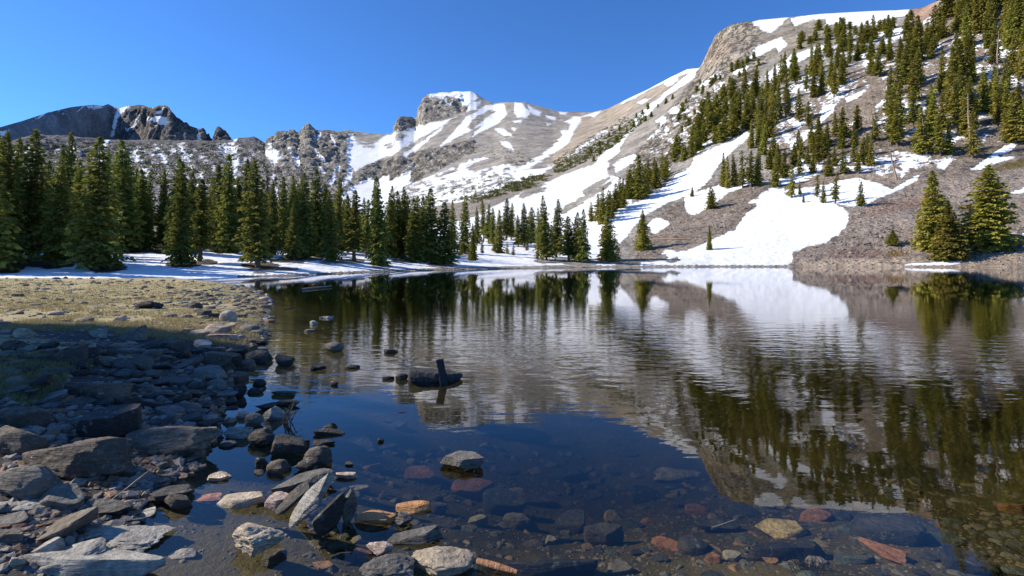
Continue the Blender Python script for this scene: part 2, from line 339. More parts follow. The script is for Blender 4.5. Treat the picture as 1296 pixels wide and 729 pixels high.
S((1000,23),(1045,16),(1100,12),(1152,11),(1148,20),(1130,24),(1115,32),(1100,33),(1080,34),(1062,31),(1044,33),(1045,25),(1030,25),(1020,28),(1005,34)); S((1055,46),(1075,38),(1085,42),(1080,49),(1070,47)); S((995,80),(1000,68),(1015,64),(1030,60),(1045,56),(1048,62),(1035,68),(1020,75),(1000,86)); S((1095,70),(1110,72),(1108,82),(1092,86)); S((1115,35),(1135,32),(1155,38),(1160,46),(1140,52),(1115,59),r=.5); S((1115,101),(1130,85),(1148,70),(1146,78),(1125,96),(1118,101)); S((1115,114),(1135,102),(1160,88),(1161,93),(1135,108),(1118,116)); S((1070,128),(1080,120),(1095,110),(1098,113))
S((1168,26),(1181,20),(1178,30),(1168,31)); S((1186,93),(1200,82),(1218,73),(1218,78),(1200,87),(1190,95)); S((1262,56),(1275,45),(1291,39),(1288,50),(1278,58),(1275,68),(1263,67)); S((1205,63),(1217,57),(1210,69)); S((1246,96),(1258,82),(1259,92),(1252,104)); 
S((950,28),(970,22),(985,21),(1002,18),(990,30),(985,36),(975,42),(965,40),(958,33)); S((946,73),(960,58),(980,50),(988,46),(996,56),(985,68),(982,60),(970,66),(955,75)); S((968,96),(985,80),(1000,72),(1020,65),(1011,78),(992,88),(985,96),(980,111),(975,109)); S((924,96),(935,85),(948,83),(946,92),(935,98)); S((945,106),(958,100),(960,102),(945,109)); S((880,116),(890,105),(900,97),(915,89),(911,97),(895,109),(882,115),r=.5); S((855,104),(870,94),(882,88),(880,97),(865,108))
PATCHY(-.8, .7, (950,150),(1010,90),(1060,50),(1110,36),(1170,36),(1150,70),(1110,110),(1060,130),(1010,175),(970,200)); PATCHY(-1.8, .7, (1100,150),(1160,60),(1300,0),(1300,175),(1220,205),(1120,225),(1060,220))
S((1128,339),(1150,333.5),(1190,331),(1221,328),(1215,334),(1180,339)); S((1255,301),(1280,295),(1320,292),(1320,297),(1270,304))
# bare duff under the lakeside trees and the gravelly waterline
for ex, ey, ew, eh in ((8,338,24,9),(60,332,36,7),(75,334,20,5),(135,338,26,7),(160,316,26,4),(205,318,14,3),(232,334,24,5),(262,332,14,3),(285,318,22,4),(330,336,26,6),(365,330,22,4),(350,340,30,3),(393,326,18,4),(424,332,20,3),(447,331,14,3),(484,337,14,3),(520,330,24,3),(560,335,20,3),(585,322,16,3),(700,330,26,3),(735,333,24,3),(770,331,16,3),(816,325,30,6),(790,330,18,4)):
    a = np.linspace(0, 2 * np.pi, 13)[:-1]; B(*[(ex + ew * math.cos(q), ey + eh * math.sin(q)) for q in a], r=.25)
B((405,353),(445,343.8),(520,340.5),(600,337.8),(700,336),(760,336),(760,345),(405,360), r=.1); B((1000,345),(1004,334.5),(1100,334.5),(1128,337.5),(1215,337),(1300,333),(1300,345),r=.1)

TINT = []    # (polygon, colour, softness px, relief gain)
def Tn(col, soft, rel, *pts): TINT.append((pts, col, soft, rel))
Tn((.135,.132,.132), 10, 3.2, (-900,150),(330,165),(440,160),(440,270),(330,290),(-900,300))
Tn((.29,.265,.22), 4, 4.5, (330,150),(400,150),(450,160),(440,210),(450,250),(330,270),(325,200)); Tn((.27,.245,.205), 3, 4.0, (444,222),(470,206),(500,200),(540,190),(600,178),(600,192),(560,212),(520,232),(500,240),(470,230),(450,234))
Tn((.33,.30,.25), 2.5, 4.2, (495,140),(528,140),(536,112),(582,112),(590,140),(560,150),(540,156),(500,168)); Tn((.30,.20,.14), 3, .7, (722,136),(765,136),(760,146),(725,146)); Tn((.35,.29,.22), 8, .7, (735,140),(860,85),(870,100),(790,150),(700,215),(690,205))
Tn((.33,.285,.22), 6, 2.8, (790,215),(870,110),(890,80),(905,30),(965,18),(990,60),(960,90),(930,130),(880,190),(830,225)); Tn((.35,.28,.205), 4, 2.6, (898,60),(915,42),(928,48),(925,75),(905,84),(888,84)); Tn((.36,.26,.17), 3, 2.4, (876,140),(892,128),(895,160),(880,176),(870,160)); Tn((.33,.28,.21), 5, 1.6, (960,30),(1045,22),(1060,40),(1040,56),(1000,68),(970,75),(960,50))
Tn((.33,.215,.155), 3, .8, (1140,5),(1190,-10),(1185,20),(1165,32),(1145,22)); Tn((.27,.215,.165), 12, 1.2, (960,180),(1040,110),(1110,60),(1180,25),(1400,-200),(1400,200),(1280,240),(1100,240),(1000,260))
Tn((.25,.20,.155), 4, 1.2, (800,335),(820,290),(850,262),(880,245),(945,236),(990,232),(965,262),(935,285),(900,305),(850,320)); Tn((.29,.235,.19), 5, 1.2, (1000,338),(1004,318),(1070,296),(1078,264),(1150,240),(1310,200),(1500,200),(1500,345),(1000,345)); Tn((.29,.19,.14), 6, 1, (1100,262),(1180,244),(1180,258),(1090,276)); Tn((.37,.29,.215), 2, 1.0, (1000,345),(1010,331),(1090,326),(1180,329),(1300,314),(1500,314),(1500,345)); Tn((.22,.15,.12), 3, 1.0, (1040,326),(1060,316),(1100,314),(1150,322),(1120,328))
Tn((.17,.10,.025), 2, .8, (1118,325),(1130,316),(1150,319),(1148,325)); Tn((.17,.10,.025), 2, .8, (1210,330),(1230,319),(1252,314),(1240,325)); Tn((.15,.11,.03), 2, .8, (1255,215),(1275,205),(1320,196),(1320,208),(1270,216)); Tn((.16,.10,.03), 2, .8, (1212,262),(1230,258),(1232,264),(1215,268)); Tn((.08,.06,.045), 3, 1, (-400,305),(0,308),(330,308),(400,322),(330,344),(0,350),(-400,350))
Tn((.30,.26,.205), 8, .5, (500,290),(540,262),(620,246),(706,214),(712,222),(655,246),(600,275))

def paint(x, y):
    sn = np.full(x.shape, -12.0); rg = np.full(x.shape, .3)
    nz = fbm(np.stack([x / 7.0, y / 4.0, 0 * x], -1), 3, 5)
    for pts, r, v in SNOW:
        P = np.array(pts, float); lo = P.min(0) - 14; hi = P.max(0) + 14
        q = (x > lo[0]) & (x < hi[0]) & (y > lo[1]) & (y < hi[1])
        if not q.any(): continue
        sd = np.clip(poly_sd(x[q], y[q], pts), -12, 12)
        if v == 1: n = np.maximum(sn[q], sd)
        elif v == -1: n = np.minimum(sn[q], -sd)
        else:
            wgt = np.clip(sd / 6, 0, 1); tgt = v[1] + 5.0 * nz[q]
            n = np.where(sn[q] > 2.5, sn[q], sn[q] * (1 - wgt) + np.maximum(sn[q], tgt) * wgt)
        rr = rg[q]; near = np.abs(sd) < 10
        rg[q] = np.where(near & (np.abs(n) < 10), r, rr) if not isinstance(v, tuple) else np.where((sd > 0) & (sn[q] < 2.5), r, rr)
        sn[q] = n
    return sn, rg
def tints(x, y):
    col = np.tile(np.array([.32, .29, .245]), x.shape + (1,)); rel = np.ones(x.shape)
    for pts, c, soft, g in TINT:
        P = np.array(pts, float); lo = P.min(0) - soft; hi = P.max(0) + soft
        q = (x > lo[0]) & (x < hi[0]) & (y > lo[1]) & (y < hi[1])
        if not q.any(): continue
        wt = np.clip(poly_sd(x[q], y[q], pts) / soft + .5, 0, 1)
        col[q] = col[q] * (1 - wt[:, None]) + np.array(c) * wt[:, None]; rel[q] = rel[q] * (1 - wt) + g * wt
    return col, rel

def relief(P, d, spacing, gain, seed):
    o = 0
    for k, lam in enumerate((320, 160, 80, 40, 20, 10, 5, 2.5, 1.25)):
        wt = np.clip(lam / (2.2 * spacing) - 1, 0, 1) * np.clip(2 - lam / (0.028 * d), 0, 1)
        if wt.max() <= 0: continue
        n = perlin(P / lam, seed + k); r_ = np.clip(gain - 1.2, 0, 1)
        n = n * (1 - r_) + r_ * (.45 - 2.0 * np.abs(perlin(P * (1, 1, .4) / lam, seed + k)))
        o = o + wt * lam * n * 0.075
    return o * gain
def normals(P):
    du = np.gradient(P, axis=1); dv = np.gradient(P, axis=0); n = np.cross(du, dv)
    n /= np.linalg.norm(n, axis=-1, keepdims=True) + 1e-9
    return n * np.where(n[..., 1:2] * P[..., 1:2] + n[..., 0:1] * P[..., 0:1] > 0, -1, 1)

def build_mountains():
    xs = np.concatenate([np.linspace(-900, -160, 60), np.arange(-150, 1420, 1.2), np.linspace(1430, 2100, 60)])
    nr = 330
    t = np.linspace(0, 1, nr)[:, None]
    yb = y0f(xs)[None]; yt = il(RIDGE, 1)(xs)[None]
    Y = yb + (yt - yb) * t; X = np.tile(xs, (nr, 1)); D = depth_at(X, Y)
    # jag the skyline where it is rock
    P = pt(X, Y, D)
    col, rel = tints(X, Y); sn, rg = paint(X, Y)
    sn = np.where((yb - Y < 1.8 + .8 * np.sin(X * .9) * np.sin(X * .23)) & (X > 300), np.minimum(sn, -5), sn)     # bare stony rim along the waterline
    g = rel * np.where(sn > 1.5, .55, 1.0) * np.clip((yb - Y) / 9, 0, 1)
    top = np.clip((Y - yt) / 5, .25, 1)
    dsp = relief(P, D, D / F * 1.6, g, 3) * top
    P = P + normals(P) * dsp[..., None]
    # lip below the waterline in front, and the far side of the ridge behind
    dip = pt(xs, yb[0], d0f(xs)); dip[:, :2] *= ((d0f(xs) - 1.5) / d0f(xs))[:, None]; dip[:, 2] = -.35
    dip2 = dip.copy(); dip2[:, :2] *= ((d0f(xs) - 5.0) / d0f(xs))[:, None]; dip2[:, 2] = -1.7
    back = []
    for f, dz in ((1.02, .02), (1.10, .10), (1.3, .42), (1.6, .9)):
        b = P[-1].copy(); b[:, :2] *= f; b[:, 2] = b[:, 2] * (1 - dz) if dz < .9 else -5; back.append(b)
    PP = np.concatenate([dip2[None], dip[None], P] + [b[None] for b in back], 0)
    def ext(a): return np.concatenate([a[:1], a[:1], a] + [a[-1:]] * 4, 0)
    col, sn, rg = ext(col), ext(sn), ext(rg)
    sn[:2] = -12
    rgba = np.concatenate([col, np.ones(col.shape[:2] + (1,))], -1)
    nrr, nc = PP.shape[:2]
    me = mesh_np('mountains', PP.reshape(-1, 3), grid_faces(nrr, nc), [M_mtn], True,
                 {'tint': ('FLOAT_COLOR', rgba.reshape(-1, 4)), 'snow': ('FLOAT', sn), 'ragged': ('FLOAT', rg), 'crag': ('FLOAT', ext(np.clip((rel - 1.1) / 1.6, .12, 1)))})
    return tag(link('mountains', me), kind='structure')
build_mountains()

FAR = [(-900, 240), (-200, 198), (-60, 178), (0, 161), (30, 152.5), (60, 142.5), (90, 135.5), (108, 133.5), (120, 132.5), (130, 134), (137, 131.5), (143, 134.5), (150, 138), (158, 135), (165, 134), (175, 132.5), (182, 133.5), (188, 136), (196, 136), (203, 133.5), (209, 132.5), (214, 136),
       (219, 143), (223, 148), (227, 150), (230, 153), (233, 156), (236, 155), (240, 159), (247, 161), (254, 164), (257, 162), (260, 165), (262, 170), (265, 168), (268, 176), (270, 168), (273, 161), (277, 159.5), (281, 163), (285, 166), (289, 171), (292, 180), (300, 195), (360, 230)]
def build_far_peak():
    xs = np.concatenate([np.linspace(-900, -110, 50), np.arange(-100, 360, .9)]); nr = 120
    yt = il(FAR, 1)(xs)[None]; t = np.linspace(0, 1, nr)[:, None]
    Y = 250 + (yt - 250) * t; X = np.tile(xs, (nr, 1))
    D = np.interp(xs, [-900, -200, 0, 70, 140, 175, 215, 360], [900, 1250, 1600, 2000, 2500, 2450, 2300, 2250])[None] + 260 * t ** 1.2 + 0 * X
    P = pt(X, Y, D)
    nrel = 1.4 + 3.2 * np.clip((X - 135) / 50, 0, 1)
    dsp = relief(P, D, D / F * 1.2, nrel, 21) * np.clip((Y - yt) / 5, .3, 1)
    P = P + normals(P) * dsp[..., None]
    sn = np.full(X.shape, -12.0); rg = np.full(X.shape, .25)
    for pts, bias in ([(148,139),(152.5,144),(147.5,163),(143,174),(140,173),(143,158)], 1), ([(108,133),(128,132),(128,137),(112,138)], .5), ([(152,137),(166,133),(158,142),(153,142)], 1), ([(0,166),(12,164),(5,172),(0,172)], .5), ([(249,170),(253,168),(254,176),(250,176)], 1):
        sn = np.maximum(sn, np.where(poly_sd(X, Y, pts) > -12, poly_sd(X, Y, pts), -12))
    diag = fbm(np.stack([(X + 1.1 * Y) / 5.0, (Y - .6 * X) / 22.0, 0 * X], -1), 3, 9)
    wt = np.clip(poly_sd(X, Y, [(153,142),(175,133),(208,131),(217,146),(212,160),(190,164),(160,172),(152,160)]) / 4, 0, 1)
    sn = np.maximum(sn, np.where(wt > 0, -8 * (1 - wt) + (diag * 9 - 1.0) * wt, -12)); rg = np.where(wt > 0, .3, rg)
    wt2 = np.clip(poly_sd(X, Y, [(20,160),(60,141),(110,131),(140,131),(128,137),(60,149)]) / 2, 0, 1)
    sn = np.maximum(sn, np.where(wt2 > 0, diag * 7 - 1.8, -12))
    col = np.tile(np.array([.19, .188, .20]), X.shape + (1,))
    wv = np.clip((X - 150) / 30, 0, 1)[..., None]; col = col * (1 - wv) + np.array([.15, .13, .12]) * wv
    back = []
    for f, dz in ((1.03, .03), (1.12, .2), (1.4, 1.0)):
        b = P[-1].copy(); b[:, :2] *= f; b[:, 2] *= (1 - dz); back.append(b[None])
    def ext(a): return np.concatenate([a] + [a[-1:]] * 3, 0)
    PP = np.concatenate([P] + back, 0); col, sn, rg = ext(col), ext(sn), ext(rg)
    rgba = np.concatenate([col, np.ones(col.shape[:2] + (1,))], -1)
    me = mesh_np('far_mountain', PP.reshape(-1, 3), grid_faces(*PP.shape[:2]), [M_far], True,
                 {'tint': ('FLOAT_COLOR', rgba.reshape(-1, 4)), 'snow': ('FLOAT', sn), 'ragged': ('FLOAT', rg), 'crag': ('FLOAT', ext(np.clip((nrel - 1.1) / 1.6, .12, 1)))})
    tag(link('far_mountain', me), kind='structure')
build_far_peak()

# ------------------------------------------------------------------ near ground: meadow, stony bank and lake bed in one sheet
def wl(x, y): d = CAMZ * F / (y - HY); return ((x - CX) / F * d, d)        # a point on the lake's surface
LAKE = [(-2.3, 1.2)] + [wl(*p) for p in ((130, 722), (170, 690), (175, 650), (215, 612), (258, 592), (272, 560), (282, 528), (296, 495), (296, 462), (318, 448), (338, 432), (338, 404), (344, 388), (336, 373), (308, 362), (272, 357), (240, 353.6))] + \
       [(-90, 44.5), (-140, 300), (420, 300), (420, -5), (40, -6), (12, -1), (5, 1.0), (2.2, 1.6), (.6, 1.35), (-1.2, 1.0)]
LAKE = np.array(LAKE)
def ground_z(X, Y, rough=True):
    X = np.asarray(X, float); Y = np.asarray(Y, float)
    s = -poly_sd(X, Y, LAKE)                                              # land positive
    land = .2 * (1 - np.exp(-np.maximum(s, 0) / 1.3)) + .30 * np.clip((-X - 2.2) / 5, 0, 1) * np.clip((11.5 - Y) / 4, 0, 1)
    bed = -.95 * (1 - np.exp(-np.maximum(-s, 0) * .2)) - .55 * np.exp(-((X - .3) / 2.3) ** 2 - ((Y - 5.4) / 1.5) ** 2)
    z = np.where(s > 0, land, bed)
    if rough:
        p = np.stack([X, Y, 0 * X], -1)
        amp = np.clip(np.hypot(X, Y) / 4, .4, 2)
        z = z + .05 * perlin(p / 1.7, 31) * np.clip(np.abs(s), .2, 1) + .022 * amp * perlin(p / .55, 32) * np.clip(np.abs(s) + .2, .2, 1)
    return z
def hit(x, y):
    """where the sight line (x, y) meets the near ground or the lake bed"""
    d = np.geomspace(1.2, 80, 900); P = pt(np.full(900, x), np.full(900, y), d)
    g = ground_z(P[:, 0], P[:, 1]); k = np.argmax(P[:, 2] < g)
    return P[k] if P[k, 2] < g[k] else P[-1]

def build_ground():
    az = np.concatenate([np.linspace(-180, -62, 50)[:-1], np.linspace(-62, 62, 620), np.linspace(62, 180, 50)[1:]])
    rr = np.concatenate([np.geomspace(.4, 90, 330), [120, 200, 400]])
    A, Rr = np.meshgrid(np.radians(az), rr, indexing='ij'); X = Rr * np.sin(A); Y = Rr * np.cos(A)
    Z = ground_z(X, Y); s = -poly_sd(X, Y, LAKE)
    nz = fbm(np.stack([X / 2.5, Y / 2.5, 0 * X], -1), 3, 77)
    grass = np.clip((s - .08) / .5, 0, 1) * np.clip((Y - 9.6 + 1.2 * nz + .06 * X) / 1.5, 0, 1)
    grass = np.maximum(grass, np.clip(1 - np.hypot((X + 6.6) / 1.9, (Y - 6.7) / 1.2), 0, 1) * 1.6)
    grass = np.clip(grass, 0, 1)
    k = NT('near_ground'); p = k.pos(); ga = k.attr('grass').outputs['Fac']; ba = k.attr('bed').outputs['Fac']
    n1 = k.noise(p, 1.3, 8, .65); n2 = k.noise(p, 14, 7, .7); n3 = k.noise(p, .35, 4, .6)
    gr = k.mix(k.ramp(n1, .3, .7), (.34, .275, .125), (.45, .38, .21)); gr = k.mix(k.ramp(n2, .55, .72, 0, .7), gr, (.15, .13, .05)); gr = k.mix(k.ramp(n3, .5, .62, 0, .5), gr, (.20, .20, .07))
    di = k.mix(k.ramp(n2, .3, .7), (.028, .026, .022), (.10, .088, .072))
    bd = k.mix(k.ramp(n1, .35, .65), (.045, .036, .014), (.16, .12, .042)); bd = k.mix(k.ramp(n2, .5, .7, 0, .75), bd, (.07, .065, .05)); bd = k.mix(k.ramp(n3, .48, .62, 0, .65), bd, (.24, .17, .035))
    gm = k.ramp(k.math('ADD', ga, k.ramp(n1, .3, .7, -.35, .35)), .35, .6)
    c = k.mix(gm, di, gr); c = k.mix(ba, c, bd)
    k.set(k.b.inputs['Base Color'], c); k.b.inputs['Roughness'].default_value = .9
    k.set(k.b.inputs['Normal'], k.bump(k.math('ADD', n2, k.math('MULTIPLY', n1, .8)), .06, .8))
    na, nrr = X.shape
    P = np.stack([X, Y, Z], -1)
    f = grid_faces(na, nrr)[:, ::-1]
    me = mesh_np('ground', P.reshape(-1, 3), f, [k.m], True, {'grass': ('FLOAT', grass), 'bed': ('FLOAT', np.clip(.5 - s * 4, 0, 1))})
    tag(link('ground', me), kind='structure')
build_ground()

def build_water():
    k = NT('lake_water'); p = k.pos()
    sep = k.node('ShaderNodeSeparateXYZ'); k.l.new(p, sep.inputs[0]); yy = sep.outputs[1]
    patch = k.noise(p, .10, 3, .5)
    wind = k.math('MULTIPLY', k.ramp(yy, 4.2, 9.0, .10, 1.0), k.ramp(patch, .36, .60, .45, 1.25))
    wind = k.math('MULTIPLY', wind, k.ramp(yy, 7.5, 21, 1.0, .08))
    a = k.noise(k.scalev(p, (.55, 1.25, 1)), 3.0, 2.0, .5, .4); b = k.noise(k.scalev(p, (.5, 1.5, 1)), 9.0, 2, .5)
    h = k.math('MULTIPLY', k.math('ADD', k.math('SUBTRACT', a, .5), k.math('MULTIPLY', k.math('SUBTRACT', b, .5), .22)), wind)
    bmp = k.bump(h, .0105, 1.0)
    fr = k.node('ShaderNodeFresnel'); k.l.new(k.ramp(k.node('ShaderNodeNewGeometry').outputs['Backfacing'], 0, 1, 1.333, 1 / 1.333), fr.inputs[0]);   # same share of light crosses the surface both ways
    0; k.l.new(bmp, fr.inputs[1])
    gl = k.node('ShaderNodeBsdfAnisotropic' if 0 else 'ShaderNodeBsdfGlossy'); gl.inputs['Roughness'].default_value = 0.0; gl.inputs['Color'].default_value = (1, 1, 1, 1); k.l.new(bmp, gl.inputs['Normal'])
    tr = k.node('ShaderNodeBsdfTransparent'); tr.inputs[0].default_value = (.96, .975, .965, 1)
    mx = k.node('ShaderNodeMixShader'); k.l.new(fr.outputs[0], mx.inputs[0]); k.l.new(tr.outputs[0], mx.inputs[1]); k.l.new(gl.outputs[0], mx.inputs[2])
    k.l.new(mx.outputs[0], k.out.inputs[0])
    va = k.node('ShaderNodeVolumeAbsorption'); va.inputs[0].default_value = (.46, .46, .34, 1); va.inputs[1].default_value = 1.15
    k.l.new(va.outputs[0], k.out.inputs[1])
    x0, x1, y0, y1, zb = -130, 330, -3, 190, -3.0
    V = [(x0,y0,0),(x1,y0,0),(x1,y1,0),(x0,y1,0),(x0,y0,zb),(x1,y0,zb),(x1,y1,zb),(x0,y1,zb)]
    Fc = [(0,1,2,3),(4,7,6,5),(0,4,5,1),(1,5,6,2),(2,6,7,3),(3,7,4,0)]
    tag(link('water', mesh_np('water', V, Fc, [k.m], False)), kind='structure')
build_water()

# ------------------------------------------------------------------ trees
def tube(points, radii, n=7, seed=0):
    P = np.array(points, float); rng = rs(seed); V = []; Fc = []
    for i, (p, r) in enumerate(zip(P, radii)):
        t = P[min(i + 1, len(P) - 1)] - P[max(i - 1, 0)]; t /= np.linalg.norm(t) + 1e-9
        a = np.cross(t, [0.3, .9, .1]); a /= np.linalg.norm(a); b = np.cross(t, a)
        q = np.linspace(0, 2 * np.pi, n + 1)[:-1]
        V.append(p + r * (np.cos(q)[:, None] * a + np.sin(q)[:, None] * b) * (1 + .08 * rng.randn(n, 1)))
        if i:
            o = i * n; 
            for j in range(n): Fc.append((o - n + j, o - n + (j + 1) % n, o + (j + 1) % n, o + j))
    V = np.concatenate(V); m = len(P) * n
    V = np.concatenate([V, P[:1], P[-1:]])
    for j in range(n):
        Fc.append((m, (j + 1) % n, j, j)); Fc.append((m + 1, m - n + j, m - n + (j + 1) % n, m - n + (j + 1) % n))
    return V, np.array(Fc)
def clean(me):
    me.validate(clean_customdata=False); return me
def join(parts):
    V = []; Fc = []; o = 0
    for v, f in parts: V.append(v); Fc.append(np.asarray(f) + o); o += len(v)
    return np.concatenate(V), np.concatenate(Fc)

def conifer_crown(seed, H=10.0, Rm=1.7, whorls=36, per=6, step=.34, size=.42, z0=.7, ragged=.25, droop=.35, power=.8):
    g = rs(seed); quads = []
    z = z0; lean = g.uniform(0, 6.28)
    gaps = [(g.uniform(0, 6.28), g.uniform(z0, H * .8), g.uniform(.5, 1.2)) for _ in range(5)]
    for i in range(whorls):
        u = i / (whorls - 1); z = z0 + (H - z0) * (1 - (1 - u) ** 1.12) 
        f = 1 - z / H
        prof = min(1.0, f ** power * 1.12) * (0.62 + .38 * min(1, (z - z0) / (.16 * H) + .25))
        nb = max(3, int(per * (.55 + .6 * f) + g.rand()))
        a0 = g.uniform(0, 6.28)
        for b in range(nb):
            az = a0 + 6.283 * b / nb + g.normal(0, .25)
            L = Rm * prof * (1 - ragged * g.rand() ** 1.5 * 1.6) * (1 + .12 * math.cos(az - lean)) + .10
            if g.rand() < .08: L *= 1.22
            for ga, gz, gw in gaps:
                if abs((az - ga + 3.14) % 6.283 - 3.14) < .45 and abs(z - gz) < gw: L *= .55
            slope = .55 - 1.0 * f ** .7 * droop / .35 + g.normal(0, .12); sag = droop * (.35 + f * .55)
            n = max(1, int(L / step + .6))
            dx, dy = math.cos(az), math.sin(az)
            zz = z + g.normal(0, .05)
            for c in range(n):
                t = (c + .55 + g.normal(0, .12)) / n; t = max(t, .12)
                r = L * t; pz = zz + slope * r * .55 - sag * r * r / max(Rm, .5) * .6
                wdt = L * .34 * (1.15 - t)
                k = 3 if n <= 1 else 4
                for s in range(k):
                    side = (s - (k - 1) / 2) / max(1, (k - 1) / 2) if k > 1 else 0
                    ya = az + side * .75 + g.normal(0, .22)
                    cx = dx * r - dy * side * wdt; cy = dy * r + dx * side * wdt
                    ln = size * g.uniform(.75, 1.3) * (.62 + .38 * f ** .4); wd = ln * g.uniform(.32, .50)
                    tilt = -.30 - .75 * g.rand() * (f + .15) + .35 * (1 - f) ; roll = g.normal(0, .95)
                    ax = np.array([math.cos(ya) * math.cos(tilt), math.sin(ya) * math.cos(tilt), math.sin(tilt)])
                    up = np.array([0, 0, 1.0]); sd = np.cross(up, ax); sd /= np.linalg.norm(sd) + 1e-9
                    nn = np.cross(ax, sd); sd = sd * math.cos(roll) + nn * math.sin(roll)
                    p = np.array([cx, cy, pz + g.normal(0, .06) - .03 * abs(side)])
                    quads.append((p - ax * ln * .45, p + sd * wd - ax * .05 * ln, p + ax * ln * .6, p - sd * wd - ax * .05 * ln))
    # leader
    for q in range(6):
        a = g.uniform(0, 6.28); p = np.array([0, 0, H - .12 - .07 * q]); ax = np.array([math.cos(a) * .35, math.sin(a) * .35, .93]); sd = np.array([-math.sin(a), math.cos(a), 0])
        quads.append((p - ax * .1, p + sd * .07, p + ax * .26, p - sd * .07))
    V = np.array(quads).reshape(-1, 3); Fc = np.arange(len(V)).reshape(-1, 4)
    return V, Fc
def trunk_mesh(name, H, r, seed):
    g = rs(seed); zz = np.array([-.6, 0, .25, 1.5, .45 * H, .75 * H, H * .985])
    pts = np.stack([np.concatenate([[0, 0, 0], g.normal(0, .03, 4)]), np.concatenate([[0, 0, 0], g.normal(0, .03, 4)]), zz], -1)
    v, f = tube(pts, np.array([1.5, 1.35, 1.05, .9, .6, .32, .04]) * r, 8, seed)
    return clean(mesh_np(name, v, f, [M_bark], True))
PROTO = {}
def add_proto(key, mat, H=10.0, r=.17, **kw):
    v, f = conifer_crown(H=H, **kw)
    PROTO.setdefault(key, []).append((mesh_np('crown', v, f, [mat], False), trunk_mesh('trunk', H, r, kw['seed'])))
SPK = dict(whorls=46, per=7, step=.27, size=.30)
add_proto('spruce', M_spruce, seed=1, Rm=1.75, ragged=.30, z0=.9, **SPK); add_proto('spruce', M_spruce, seed=2, Rm=1.5, ragged=.25, z0=.7, power=.7, **SPK); add_proto('spruce', M_spruce, seed=3, Rm=1.9, ragged=.38, z0=1.0, droop=.42, **SPK); add_proto('spruce', M_spruce, seed=4, Rm=1.35, ragged=.22, z0=.5, power=.72, **SPK); add_proto('spruce', M_spruce, seed=5, Rm=1.6, ragged=.45, z0=1.3, power=.65, droop=.45, **SPK)
add_proto('spruce', M_spruce, seed=6, Rm=1.25, ragged=.55, z0=2.1, power=.55, droop=.5, **SPK); add_proto('spruce', M_spruce, seed=7, Rm=1.5, ragged=.5, z0=1.6, power=.6, droop=.3, **SPK)
add_proto('full', M_pine, seed=11, Rm=2.1, whorls=46, per=9, step=.28, size=.33, ragged=.16, z0=.25, power=.88); add_proto('full', M_pine, seed=12, Rm=2.4, whorls=46, per=9, step=.28, size=.33, ragged=.2, z0=.2, power=.8)
for q in range(4): add_proto('slope', M_pine, seed=20 + q, Rm=1.55 + .25 * (q % 3), whorls=30, per=6, step=.42, size=.50, ragged=.32, z0=.5 + .3 * (q % 2), power=.7)
for q, rm in ((27, 1.15), (28, 1.3), (29, 1.7)): add_proto('slope', M_pine, seed=q, Rm=rm, whorls=24, per=5, step=.42, size=.48, ragged=.5, z0=1.9 - .3 * (q - 27), power=.5)
add_proto('stunted', M_pine, seed=31, H=6, Rm=1.9, whorls=14, per=7, step=.45, size=.6, ragged=.45, z0=.3, power=.45); add_proto('stunted', M_pine, seed=32, H=6, Rm=2.2, whorls=14, per=7, step=.45, size=.6, ragged=.4, z0=.2, power=.38)
PROTO_H = {'spruce': 10., 'full': 10., 'slope': 10., 'stunted': 6.}
PROTO_W = {k: [float(np.ptp(np.array([tuple(v.co) for v in c.vertices])[:, 0])) for c, t in v] for k, v in PROTO.items()}
TR = []            # every tree: dict(x, y, h px, w px, kind, zone)
def tree(x, yb, yt, wpx, kind, zone, seed=None, lab=None, d=None):
    TR.append(dict(x=x, y=yb, h=yb - yt, w=wpx, kind=kind, zone=zone, lab=lab, d=d))
# lakeside stand at the left, front row and behind it
for a in [(-14,345,150,58),(4,341,165,50),(18,310,172,34),(39,331,164,56),(70,336,184,56),(81,312,166,34),(122,341,170,60),(100,316,200,34),(134,312,190,30),(150,318,189,34),(161,319,177,46),(182,316,212,34),(207,316,214,26),(219,321,196,30),(229,336,205,36),(240,320,215,26),(252,331,225,38),(266,314,222,26),(279,317,208,32),(290,320,195,34),(311,321,200,28),(326,338,203,52),(342,326,228,28),(300,312,224,24),
          (357,318,222,24),(366,326,220,30),(372,329,255,26),(388,327,218,34),(398,324,212,32),(412,326,232,24),(421,331,241,26),(427,320,225,24),(440,320,245,20),(448,331,240,32),(461,321,250,22),(476,326,226,26),(463,327,252,20),(481,336,222,28),(490,326,234,22),(501,326,240,22),(512,327,236,26),(524,331,250,28),(535,324,247,22),(546,333,238,34),(562,335,255,36)]:
    tree(*a, 'spruce', 'lakeside')
g = rs(5)
for q in range(70):
    x = g.uniform(-30, 540); tree(x, np.interp(x, [-30, 300, 520], [306, 311, 318]) + g.uniform(-2, 3), np.interp(x, [-30, 250, 520], [205, 228, 256]) + g.uniform(-10, 14), g.uniform(20, 30), 'spruce', 'behind')
